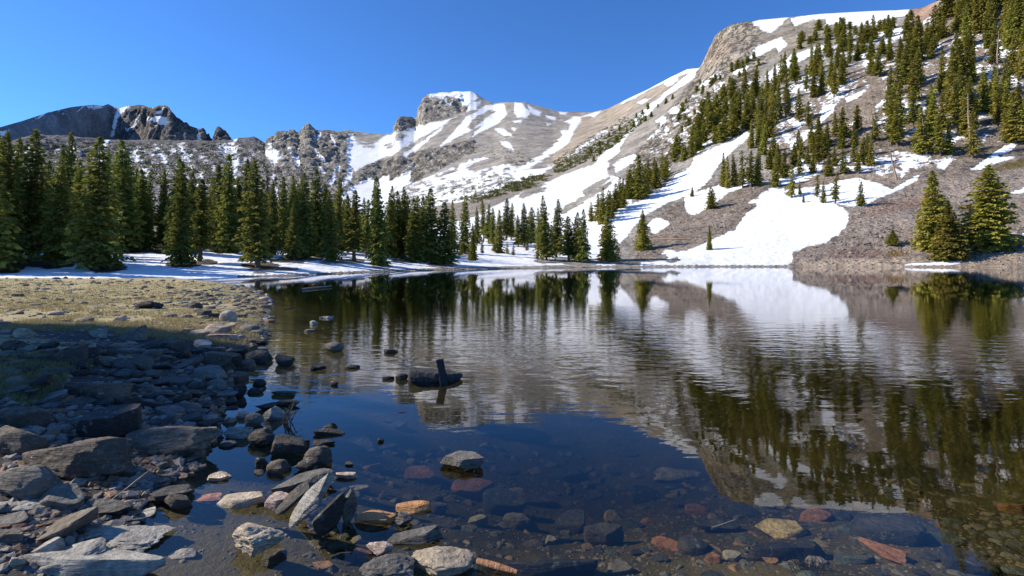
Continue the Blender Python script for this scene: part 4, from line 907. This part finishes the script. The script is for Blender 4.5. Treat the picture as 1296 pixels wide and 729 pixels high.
# stones on the lake bed
BED = [
 (955,1017,647,683,'flat','ochre','ochre yellow flat slab under the water at right',dict(ratio=.8)),
 (1102,1136,672,716,'slab','rust','rust red oblong slab under the water',dict(ratio=1.9,rot=.42)),
 (1080,1166,637,692,'flat','slate','long blue-grey slab lying diagonally under the water',dict(ratio=.7,rot=-.5)),
 (1052,1106,692,716,'flat','green','greenish slab left of the rust red oblong',dict(ratio=.6)),
 (1190,1262,686,729,'slab','dark','dark sunken boulder at the lower right corner',dict(ratio=.6)),
 (1168,1222,668,692,'flat','green','olive slab right of the long blue-grey slab',dict(ratio=.6)),
 (700,742,638,677,'flat','slate','grey diamond-shaped slate on the lake bed',dict(ratio=1.0)),
 (738,792,658,692,'slab','brown','brown stone with a ragged top beside the slate',dict(ratio=.6)),
 (764,786,643,660,'flat','ochre','small ochre stone beyond the brown stone',dict(ratio=.8)),
 (636,682,642,672,'angular','tanbrown','brown angular stone under water with a pale rim',dict(ratio=.6)),
 (634,664,613,632,'angular','tan','squarish stone with an orange corner on the lake bed',dict(ratio=.7)),
 (654,700,624,642,'flat','brown','flat brown stone right of the squarish stone',dict(ratio=.6)),
 (570,626,600,634,'flat','rust','orange streaked sunken slab behind the open-water rock',dict(ratio=.7)),
 (592,618,647,668,'flat','tan','tan sunken stone between darker slates',dict(ratio=.7)),
 (610,668,612,655,'flat','slate','dark slate slab beneath the orange streaked one',dict(ratio=.7)),
 (622,758,694,735,'flat','black','broad black slab on the lake bed at the bottom edge',dict(ratio=.45)),
 (824,892,586,612,'crag','tan','pale crumbly rock just under the surface in the blue water',dict(ratio=.6)),
 (856,904,674,704,'flat','slate','grey slate under water left of the ochre slab',dict(ratio=.6)),
 (882,938,654,676,'flat','slate','dark flat slate nearer the blue water left of the ochre slab',dict(ratio=.6)),
 (938,1052,682,712,'slab','dark','long dark ridge of slate under the ochre slab',dict(ratio=.35)),
 (966,986,703,716,'flat','orange','small bright orange stone below the dark ridge',dict(ratio=.8)),
 (914,938,694,712,'flat','tan','two-toned stone left of the small orange one',dict(ratio=.8)),
 (892,914,696,714,'flat','rust','reddish stone at the left end of the orange stones',dict(ratio=.8)),
 (1018,1050,702,718,'flat','pink','pinkish sunken stone near the green weed',dict(ratio=.7)),
 (393,422,706,724,'flat','orange','orange stone under water below the dark upright slab',dict(ratio=.8)),
 (410,440,684,700,'flat','green','greenish sunken slab below the upright slabs',dict(ratio=.7)),
 (448,472,682,712,'flat','rust','red-brown sunken stone beside the pinkish crumbling rock',dict(ratio=1.0)),
 (414,452,696,716,'flat','slate','grey sunken slab under the greenish one',dict(ratio=.7)),
 (333,362,690,722,'flat','brown','brown sunken stone below the craggy tan rock',dict(ratio=.9)),
 (212,250,690,712,'crag','tan','tan pointed stone breaking the pool left of the craggy rock',dict(ratio=.7,sink=.1)),
 (244,284,622,638,'flat','rust','reddish sliver under the pool water',dict(ratio=.4)),
 (540,566,632,652,'flat','brown','brown sunken slab right of the streaked stone',dict(ratio=.7)),
 (690,706,676,690,'flat','tan','small tan cobble below the slate',dict(ratio=.8)),
 (1262,1300,628,652,'flat','rust','reddish sunken stone at the right edge',dict(ratio=.7)),
 (440,470,610,625,'flat','pink','pink sunken slab right of the pinkish flat stone',dict(ratio=.7)),
]
for x0, x1, y0, y1, sh, co, lab, kw in BED: rock(x0, x1, y0, y1, sh, co, lab, **dict(dict(surf='bed', sink=.35), **kw))

# filler stones: shared meshes, each stone its own object
FILL = {k: [rock_mesh(k, 700 + 13 * i + 5 * n, 3) for i in range(n_)] for n, (k, n_) in enumerate((('boulder', 5), ('angular', 6), ('slab', 6), ('flat', 4), ('round', 3)))}
taken = [((a[0] + a[1]) / 2, (a[2] + a[3]) / 2, (a[1] - a[0]) / 2, (a[3] - a[2]) / 2) for a in KEY + BED]
def free(x, y, r, k=.75):
    return not any(abs(x - a) < (c + r) * k and abs(y - b) < (e + r * .6) * k for a, b, c, e in taken)
words = {'dark': 'dark', 'slate': 'slate grey', 'mid': 'grey', 'pale': 'pale grey', 'tan': 'tan', 'brown': 'brown', 'tanbrown': 'light brown', 'rust': 'rusty red', 'pink': 'pinkish', 'green': 'greenish', 'orange': 'orange', 'white': 'whitish'}
shw = {'boulder': 'rounded', 'angular': 'angular', 'slab': 'blocky', 'flat': 'flat', 'round': 'round'}
def nearest(x, y):
    lm = [('the huge slab boulder', 100, 575), ('the long flat-topped boulder', 212, 550), ('the blocky boulder', 35, 607), ('the broad purplish slab', 123, 490), ('the pinkish white block', 273, 416), ('the round pale boulder', 289, 400), ('the dark pointed meadow boulder', 190, 385), ('the bank tip boulder', 328, 452), ('the tilted long grey slab', 167, 422), ('the tan boulder', 31, 421), ('the pale triangular stone', 349, 522),
          ('the craggy tan rock', 330, 674), ('the large tan rock', 560, 705), ('the open-water rock', 585, 580), ('the ochre slab', 986, 665), ('the rust red slab', 1119, 693), ('the grey diamond slate', 721, 657), ('the pale crumbly sunken rock', 858, 599), ('the meadow tip', 330, 368), ('the left edge of the meadow', 0, 380), ('the back of the meadow', 100, 352), ('the grass tuft', 25, 480), ('the black sunken slab', 690, 715), ('the orange rock', 475, 652), ('the upright slabs', 405, 655), ('the sunken corner boulder', 1226, 708)]
    q = min(lm, key=lambda l: math.hypot(x - l[1], 1.6 * (y - l[2]))); dx, dy = x - q[1], y - q[2]
    side = ('left of' if dx < 0 else 'right of') if abs(dx) > 1.2 * abs(dy) else ('beyond' if dy < 0 else 'in front of')
    return side + ' ' + q[0]
FL = []
def fill(n, poly, slo, shi, shapes, cols, place, seed, surf='auto', sink=.3, k=.75, asp=(.35, .6), persp=True):
    g = rs(seed); P = np.array(poly, float); got = 0; tries = 0
    while got < n and tries < n * 120:
        tries += 1; x = g.uniform(P[:, 0].min(), P[:, 0].max()); y = g.uniform(P[:, 1].min(), P[:, 1].max())
        if poly_sd(np.array([x]), np.array([y]), poly)[0] < 0: continue
        s = slo * (shi / slo) ** g.rand() if not persp else slo * (shi / slo) ** (g.rand() ** 1.3) * (y - 322) / 200
        if not free(x, y, s / 2, k): continue
        taken.append((x, y, s / 2, s * .28)); sh = shapes[g.randint(len(shapes))]; co = cols[g.randint(len(cols))]
        FL.append(dict(x=x, y=y, s=s, sh=sh, co=co, place=place, a=g.uniform(*asp), ra=g.uniform(.55, .95), rot=g.uniform(-.6, .6), tx=g.normal(0, .10), ty=g.normal(0, .16), surf=surf, sink=sink, m=g.randint(99))); got += 1
SHADE_COLS = ['dark', 'slate', 'dark', 'brown', 'dark', 'slate', 'mid', 'brown']  # bank stones get mostly dark colours, deepening the bank's shade through their own tone
fill(78, [(0,434),(120,438),(250,440),(330,440),(318,458),(300,478),(295,505),(278,535),(262,540),(180,520),(60,505),(0,500)], 30, 62, ['boulder', 'angular', 'slab', 'slab', 'flat'], SHADE_COLS, 'in the shaded bank', 61, k=.55)
fill(26, [(0,520),(180,520),(280,575),(250,600),(190,640),(170,690),(120,715),(0,729)], 16, 36, ['angular', 'slab', 'flat'], ['dark', 'mid', 'pale', 'brown', 'slate'], 'at the lower left', 62, k=.6)
fill(46, [(0,352),(130,352),(300,358),(345,372),(342,400),(336,428),(120,432),(0,430)], 26, 52, ['flat', 'slab', 'angular', 'round'], ['mid', 'tanbrown', 'pale', 'dark', 'tan', 'pink', 'slate'], 'on the dry meadow', 63, k=.8, asp=(.28, .45))
fill(34, [(200,370),(300,362),(345,374),(344,400),(340,436),(250,432),(255,405)], 30, 52, ['angular', 'slab', 'flat'], ['mid', 'pale', 'slate', 'dark', 'tan'], 'at the meadow edge', 64, k=.6, asp=(.35, .55))
fill(12, [(290,470),(330,440),(352,500),(390,560),(330,600),(285,560)], 10, 26, ['angular', 'round'], ['dark', 'slate', 'mid'], 'at the water edge', 65, surf='water')
fill(46, [(380,650),(480,560),(620,600),(760,620),(960,640),(1130,625),(1296,680),(1296,729),(400,729)], 11, 44, ['flat', 'flat', 'slab', 'round'], ['slate', 'slate', 'dark', 'green', 'brown', 'tanbrown', 'rust', 'dark', 'slate', 'green'], 'on the lake bed', 66, surf='bed', sink=.6, k=.72, asp=(.45, .65))
fill(12, [(430,560),(560,520),(800,560),(1000,620),(760,625),(560,610)], 22, 44, ['flat', 'flat'], ['slate', 'dark', 'green', 'brown'], 'deep under water', 67, surf='bed', sink=.65, k=.8, asp=(.4, .6))
FL.sort(key=lambda q: -q['s'] * q['s'] * q['a'])
LOOSE = FL[296 - len(KEY) - len(BED) - 4:]; FL = FL[:296 - len(KEY) - len(BED) - 4]
seen = {}
for f_ in FL:
    base = f"{words[f_['co']]} {shw[f_['sh']]} stone {f_['place']}, {nearest(f_['x'], f_['y'])}"
    seen.setdefault(base, []).append(f_)
for base, L in seen.items():
    L.sort(key=lambda q: -q['s'])
    for n, f_ in enumerate(L):
        if len(base.replace('-', ' ').split()) > 14: base = base.replace(' stone ', ' ', 1)
        f_['lab'] = base if len(L) == 1 else (('largest ' if n == 0 else 'smallest ' if n == len(L) - 1 else ordinal(n) + ' largest ') + base)
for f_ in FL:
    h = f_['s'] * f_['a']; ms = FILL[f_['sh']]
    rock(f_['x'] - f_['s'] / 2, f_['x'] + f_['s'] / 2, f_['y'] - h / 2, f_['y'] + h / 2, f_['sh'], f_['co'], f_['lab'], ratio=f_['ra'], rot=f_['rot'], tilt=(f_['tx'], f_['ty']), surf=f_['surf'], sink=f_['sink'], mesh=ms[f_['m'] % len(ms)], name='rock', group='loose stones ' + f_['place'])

# uncountable small stones
parts = []
for f_ in LOOSE:
    V, Fc = rock_np(f_['sh'], 700 + f_['m'] % 6, 2); p = hit(f_['x'], f_['y']); W = f_['s'] / F * p[1]
    parts.append((V * (W, W * f_['ra'], W * .4) + p + np.array([0, W * .3, W * .08]), Fc))
v, f = join(parts); tag(link('small_rocks', mesh_np('small_rocks', v, f, [M_pebble], True)), 'many small rocks strewn between the larger stones of shore and lake bed', 'rocks', kind='stuff')
def scatter(name, pts, sizes, mat, lab, seed, sub=1, flat=.6):
    g = rs(seed); V0, F0 = ICO[sub]; base = []
    for q in range(12):
        V = V0.copy(); N = g.randn(6, 3); N /= np.linalg.norm(N, axis=1, keepdims=True)
        for m, o in zip(N, g.uniform(.4, .8, 6)): dd = V @ m - o; V -= np.where(dd > 0, dd, 0)[:, None] * m
        base.append(V * (1, 1, flat))
    parts = []
    for p, s in zip(pts, sizes):
        V = base[g.randint(12)] * s * g.uniform(.6, 1.2, 3); a = g.uniform(0, 6.28); c, d = math.cos(a), math.sin(a)
        b = g.normal(0, .25); V = np.stack([V[:, 0], V[:, 1] * math.cos(b) - V[:, 2] * math.sin(b), V[:, 1] * math.sin(b) + V[:, 2] * math.cos(b)], -1)
        parts.append((np.stack([V[:, 0] * c - V[:, 1] * d, V[:, 0] * d + V[:, 1] * c, V[:, 2]], -1) + p, F0))
    v, f = join(parts)
    tag(link(name, mesh_np(name, v, f, [mat], False)), lab, 'stones', kind='stuff')
def sample(poly, n, seed):
    g = rs(seed); P = np.array(poly, float); out = []
    while len(out) < n:
        xy = g.uniform(P.min(0), P.max(0), (n * 2, 2)); q = poly_sd(xy[:, 0], xy[:, 1], poly) > 0; out += list(map(tuple, xy[q]))
    return np.array(out[:n])
q = np.concatenate([sample([(0,353),(130,352),(300,357),(345,372),(342,404),(336,430),(120,434),(0,432)], 900, 21), sample([(200,376),(300,360),(346,372),(346,404),(340,440),(250,436),(252,405)], 750, 22)]); P = np.array([hit(a, b) for a, b in q]); gg = rs(23)
scatter('meadow_stones', P, P[:, 1] / F * (1.4 * 4.2 ** (gg.rand(len(P)) ** 1.5)), M_meadow, 'grey and tan stones scattered all over the dry meadow and its waterline', 9, sub=2, flat=.5)
g = rs(8); pp = []; ss = []
for poly, n, lo, hi in (([(800,335),(820,290),(850,265),(880,248),(945,238),(985,234),(965,262),(935,285),(900,305),(850,320)], 1100, .2, .75), ([(1005,334),(1006,320),(1070,298),(1080,266),(1150,242),(1310,212),(1310,336)], 2000, .2, .8), ([(790,200),(830,160),(885,110),(930,100),(900,180),(840,225)], 300, .3, 1.1),
                        ([(1060,215),(1110,140),(1170,110),(1296,100),(1296,210),(1150,240)], 300, .2, .6), ([(500,286),(540,264),(620,248),(706,216),(655,246),(600,272)], 250, .3, .8)):
    q = sample(poly, n, 8 + n); sd, _ = paint(q[:, 0], q[:, 1]); q = q[sd < 0]; d = depth_at(q[:, 0], q[:, 1]); pp.append(pt(q[:, 0], q[:, 1], d)); ss.append(lo * (hi / lo) ** (g.rand(len(q)) ** 1.6))
scatter('scree', np.concatenate(pp), np.concatenate(ss), M_scree, 'loose grey and brown scree covering the bare slopes', 3)
xs = g.uniform(380, 1310, 1500); d = d0f(xs) + g.uniform(-.9, 1.6, 1500); P = np.stack([(xs - CX) / F * d, d, np.where(d < d0f(xs), -.02, .06)], -1)
scatter('shore_gravel', P, .06 * (5 ** g.rand(1500)) * np.where((xs > 760) & (xs < 1000), .5, 1), M_scree, 'band of small stones along the far waterline', 4)
q = np.concatenate([sample([(0,352),(130,352),(300,358),(345,372),(338,436),(300,470),(290,520),(275,560),(250,600),(180,640),(150,729),(0,729)], 2600, 12), sample([(0,430),(330,440),(300,470),(290,520),(275,560),(250,600),(180,640),(150,729),(0,729)], 1500, 15), sample([(0,500),(270,520),(270,570),(240,605),(180,640),(160,700),(120,729),(0,729)], 420, 16)])
q[:, 1] = 352 + (q[:, 1] - 352); P = np.array([hit(a, b) for a, b in q]); scatter('pebbles', P, P[:, 1] / F * np.where(np.arange(len(P)) < 2600, g.uniform(.8, 3.6, len(P)), np.where(np.arange(len(P)) < 4100, g.uniform(3, 9, len(P)), g.uniform(6, 15, len(P)))), M_pebble, 'small dark and tan pebbles between the rocks of the left bank', 5)
q = sample([(180,700),(300,600),(450,560),(640,600),(960,640),(1296,640),(1296,729),(180,729)], 2600, 13); P = np.array([hit(a, b) for a, b in q])
scatter('lake_gravel', P, P[:, 1] / F * (1.2 * 4.0 ** g.rand(len(P))), M_gravel, 'small brown and olive gravel on the lake bed', 6)
q = sample([(380,640),(480,570),(640,560),(900,600),(1296,610),(1296,729),(380,729)], 1000, 24); P = np.array([hit(a, b) for a, b in q]); gg = rs(25)
scatter('lakebed_stones', P, P[:, 1] / F * (3.5 * 3.6 ** (gg.rand(len(P)) ** 1.4)), M_bedstone, 'dark slaty stones overlapping on the lake bed', 10, sub=2, flat=.4)
q = sample([(700,640),(960,640),(1296,640),(1296,729),(720,729)], 2200, 14); P = np.array([hit(a, b) for a, b in q])
scatter('lake_gravel', P, P[:, 1] / F * (1.2 * 3.0 ** g.rand(len(P))), M_gravel, 'fine olive gravel in the shallows near the camera', 7)

# ------------------------------------------------------------------ low shrubs on the far slopes
def shrubs():
    g = rs(17); quads = []
    for poly, n, lo, hi in (([(480,262),(520,240),(560,232),(590,225),(620,222),(660,226),(640,240),(600,250),(540,262)], 170, 1.0, 2.2), ([(590,252),(640,236),(672,222),(700,222),(680,236),(640,246),(600,258)], 150, 1.5, 3.2), ([(700,212),(740,190),(790,160),(815,142),(820,150),(780,184),(745,204),(705,222)], 480, 1.2, 2.8), ([(700,205),(745,175),(790,148),(800,150),(750,186),(705,214)], 240, 1.0, 2.4), ([(630,185),(660,192),(680,205),(660,212),(636,204),(600,196),(590,186)], 130, 1.0, 2.0), ([(850,160),(885,115),(960,70),(970,84),(930,120),(880,170)], 90, .7, 1.4),
                            ([(1000,62),(1045,38),(1130,34),(1140,42),(1050,60)], 60, .8, 1.5), ([(200,196),(300,186),(330,210),(200,230)], 60, 1.5, 3.0), ([(0,184),(330,184),(330,235),(0,235)], 420, 4, 9), ([(990,215),(1090,120),(1200,60),(1296,30),(1296,190),(1200,205),(1080,225)], 170, .5, 1.1), ([(1090,300),(1150,318),(1240,322),(1260,300),(1160,290)], 26, .3, .6)):
        q = sample(poly, n, n); d = depth_at(q[:, 0], q[:, 1]); P = pt(q[:, 0], q[:, 1], d)
        for p in P:
            s = g.uniform(lo, hi)
            for k in range(16):
                c = p + np.array([g.normal(0, .7) * s, g.normal(0, .7) * s, abs(g.normal(.25, .3)) * s]); a = g.randn(3); a /= np.linalg.norm(a); b = np.cross(a, g.randn(3)); b /= np.linalg.norm(b)
                quads.append((c - a * s * .45, c + b * s * .22, c + a * s * .45, c - b * s * .22))
    V = np.array(quads).reshape(-1, 3)
    tag(link('shrubs', mesh_np('shrubs', V, np.arange(len(V)).reshape(-1, 4), [M_shrub], False)), 'low dark green mat of mountain shrubs on the high slopes', 'shrubs', kind='stuff')
shrubs()

# ------------------------------------------------------------------ grass
def grass(name, lab, n, poly, hlo, hhi, mat, seed, wpx):
    q = sample(poly, n, seed); g = rs(seed); n = len(q)
    d = 1.35 * F / (q[:, 1] - HY); P = pt(q[:, 0], q[:, 1], d); P[:, 2] = ground_z(P[:, 0], P[:, 1]) - .005
    s = -poly_sd(P[:, 0], P[:, 1], LAKE); nz = fbm(P * (1, 1, 0) / 1.6, 2, 60) ; k = (s > .15) & (nz > -.22); P = P[k]; n = len(P); d = P[:, 1]
    h = g.uniform(hlo, hhi, n); a = g.uniform(0, 6.28, n); wd = np.maximum(.003, d / F * wpx)
    sd = np.stack([np.cos(a), np.sin(a), 0 * a], -1) * wd[:, None]; ln = np.stack([g.normal(0, .45, n), g.normal(0, .45, n), np.ones(n)], -1) * h[:, None]
    V = np.stack([P - sd, P + sd, P + ln * .55 + sd * .6, P + ln], 1).reshape(-1, 3)
    tag(link(name, mesh_np(name, V, np.arange(len(V)).reshape(-1, 4), [mat], False)), lab, 'grass', kind='stuff')
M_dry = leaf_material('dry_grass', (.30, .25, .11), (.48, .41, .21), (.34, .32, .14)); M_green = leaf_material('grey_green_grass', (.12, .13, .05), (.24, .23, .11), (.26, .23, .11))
grass('dry_grass', 'dry yellow grass covering the lakeside meadow', 52000, [(-20,353),(300,356),(344,372),(340,432),(200,436),(-20,436)], .03, .10, M_dry, 71, .32)
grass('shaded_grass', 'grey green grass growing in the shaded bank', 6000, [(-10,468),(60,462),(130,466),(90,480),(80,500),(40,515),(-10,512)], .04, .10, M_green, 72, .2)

# ------------------------------------------------------------------ driftwood, twigs and weed
X, Y = wl(550, 483)
def log_mesh(L, r, seed, taper=(.55, 1.0, 1.0, .75, .18), mat=M_drift, n=12):
    xs = np.array([-.5, -.42, 0, .34, .5]) * L; return tube([(x, .02 * math.sin(x * 5), .01 * math.cos(x * 7)) for x in xs], np.array(taper) * r, n, seed)
v, f = ICO[5]; v = v.copy(); xx = v[:, 0]
prof = np.interp(xx, [-1, -.9, -.6, 0, .55, .85, 1], [.55, .85, 1, 1, .85, .45, .06]) / np.maximum(np.sqrt(np.maximum(1 - xx ** 2, 0)), .12)
v = np.stack([xx * .36, v[:, 1] * prof * .15, v[:, 2] * prof * .145], -1); v[:, 2] += .06 * np.clip(-xx - .45, 0, 1)
v[:, 2] = np.minimum(v[:, 2], .07 - .04 * xx + .010 * perlin(v * (5, 26, 0), 8)); v = v + .020 * perlin(v * (5, 16, 16), 3)[:, None] * np.array([.4, 1, .6]) + .008 * perlin(v * (14, 50, 50), 4)[:, None]
o = link('driftwood_log', clean(mesh_np('driftwood_log', v, f, [M_drift], True)), None, (X, Y + .12, .045), (0, .0, .05)); tag(o, 'thick dark driftwood log floating in the middle of the lake', 'log')
bm = bmesh.new(); bmesh.ops.create_cube(bm, size=1); bmesh.ops.subdivide_edges(bm, edges=bm.edges[:], cuts=5, use_grid_fill=True)
for vv in bm.verts:
    q = perlin(np.array(vv.co)[None] * 3.0, 4)[0]; vv.co.x = vv.co.x * (1 + .22 * q) ; vv.co.y *= 1 + .2 * q; vv.co.z += .10 * q * (vv.co.z > .4)
me = bpy.data.meshes.new('driftwood_plank'); bm.to_mesh(me); bm.free(); me.materials.append(M_drift)
tag(link('driftwood_plank', me, None, (X + .105, Y - .03, .12), (R(-6), R(-10), R(12)), (.095, .045, .35)), 'upright broken plank standing against the floating log', 'plank')
def stick(name, a, b, r, mat, lab, seed, cat='stick'):
    a = np.array(a, float); b = np.array(b, float); g = rs(seed); v, f = tube([a * 0, (b - a) * .35 + g.normal(0, .15 * r, 3), (b - a) * .7, b - a], [r, r * .95, r * .9, r * .6], 8, seed)
    return tag(link(name, clean(mesh_np(name, v, f, [mat], True)), None, a), lab, cat)
p0, p1 = wl(381, 367), wl(420, 363.5); stick('floating_branch', (p0[0], p0[1], .04), (p1[0], p1[1], .07), .055, M_grey, 'straight grey branch floating near the far end of the meadow', 3)
p0, p1 = wl(361, 392), wl(377, 389.5); stick('floating_branch', (p0[0], p0[1], .01), (p1[0], p1[1], .03), .02, M_drift, 'short dark branch floating off the meadow edge', 4)
p0, p1 = wl(604, 716), wl(655, 727); stick('driftwood_stick', (p0[0], p0[1], .025), (p1[0], p1[1], .012), .018, M_stick, 'orange brown stick lying beside the large tan rock', 6)
p0 = hit(137, 640); stick('dry_stem', (p0[0], p0[1], p0[2] + .02), (p0[0] + .22, p0[1] + .05, p0[2] + .20), .004, M_straw, 'thin dry straw sticking out beside the grey block', 8, 'stem')
p0, p1 = wl(925, 660), wl(948, 655); stick('sunken_twig', (p0[0], p0[1] + .3, -.2), (p1[0] + .08, p1[1] + .36, -.2), .008, M_straw, 'small pale twig under water left of the ochre slab', 9, 'twig')
def twigs():
    g = rs(3); X, Y = wl(362, 534); ps = []
    for q in range(14):
        a = np.array([g.normal(0, .02), g.normal(0, .03), .0]); h = g.uniform(.08, .22); b = a + np.array([g.uniform(-.02, .16), g.normal(0, .05), h]); c = b + np.array([g.uniform(-.02, .10), g.normal(0, .04), g.uniform(-.10, .05)])
        ps.append(tube([a, b, c], [.005, .004, .0015], 5, q))
    v, f = join(ps); tag(link('dead_twigs', clean(mesh_np('dead_twigs', v, f, [M_drift], True)), None, (X, Y, -.01)), 'spray of dead twigs standing in the water by the pale triangular stone', 'twigs')
twigs()
def weed():
    p = hit(1022, 722); g = rs(4); quads = []
    for q in range(90):
        b = p + np.array([g.normal(0, .05), g.normal(0, .05), 0]); t = b + np.array([g.normal(0, .04), g.normal(0, .04), g.uniform(.03, .09)]); s = np.array([.004, .002, 0])
        quads.append((b - s, b + s, t + s * .3, t - s * .3))
    V = np.array(quads).reshape(-1, 3) - p
    tag(link('water_weed', mesh_np('water_weed', V, np.arange(len(V)).reshape(-1, 4), [M_shrub], False), None, p), 'small green tuft of weed on the lake bed at the bottom right', 'water plant')
weed()
for o in sc.objects:
    if 'label' in o and len(o['label'].split()) > 16: print('LONG', o.name, o['label'])
print('rocks', NROCK, 'trees', len(TR))
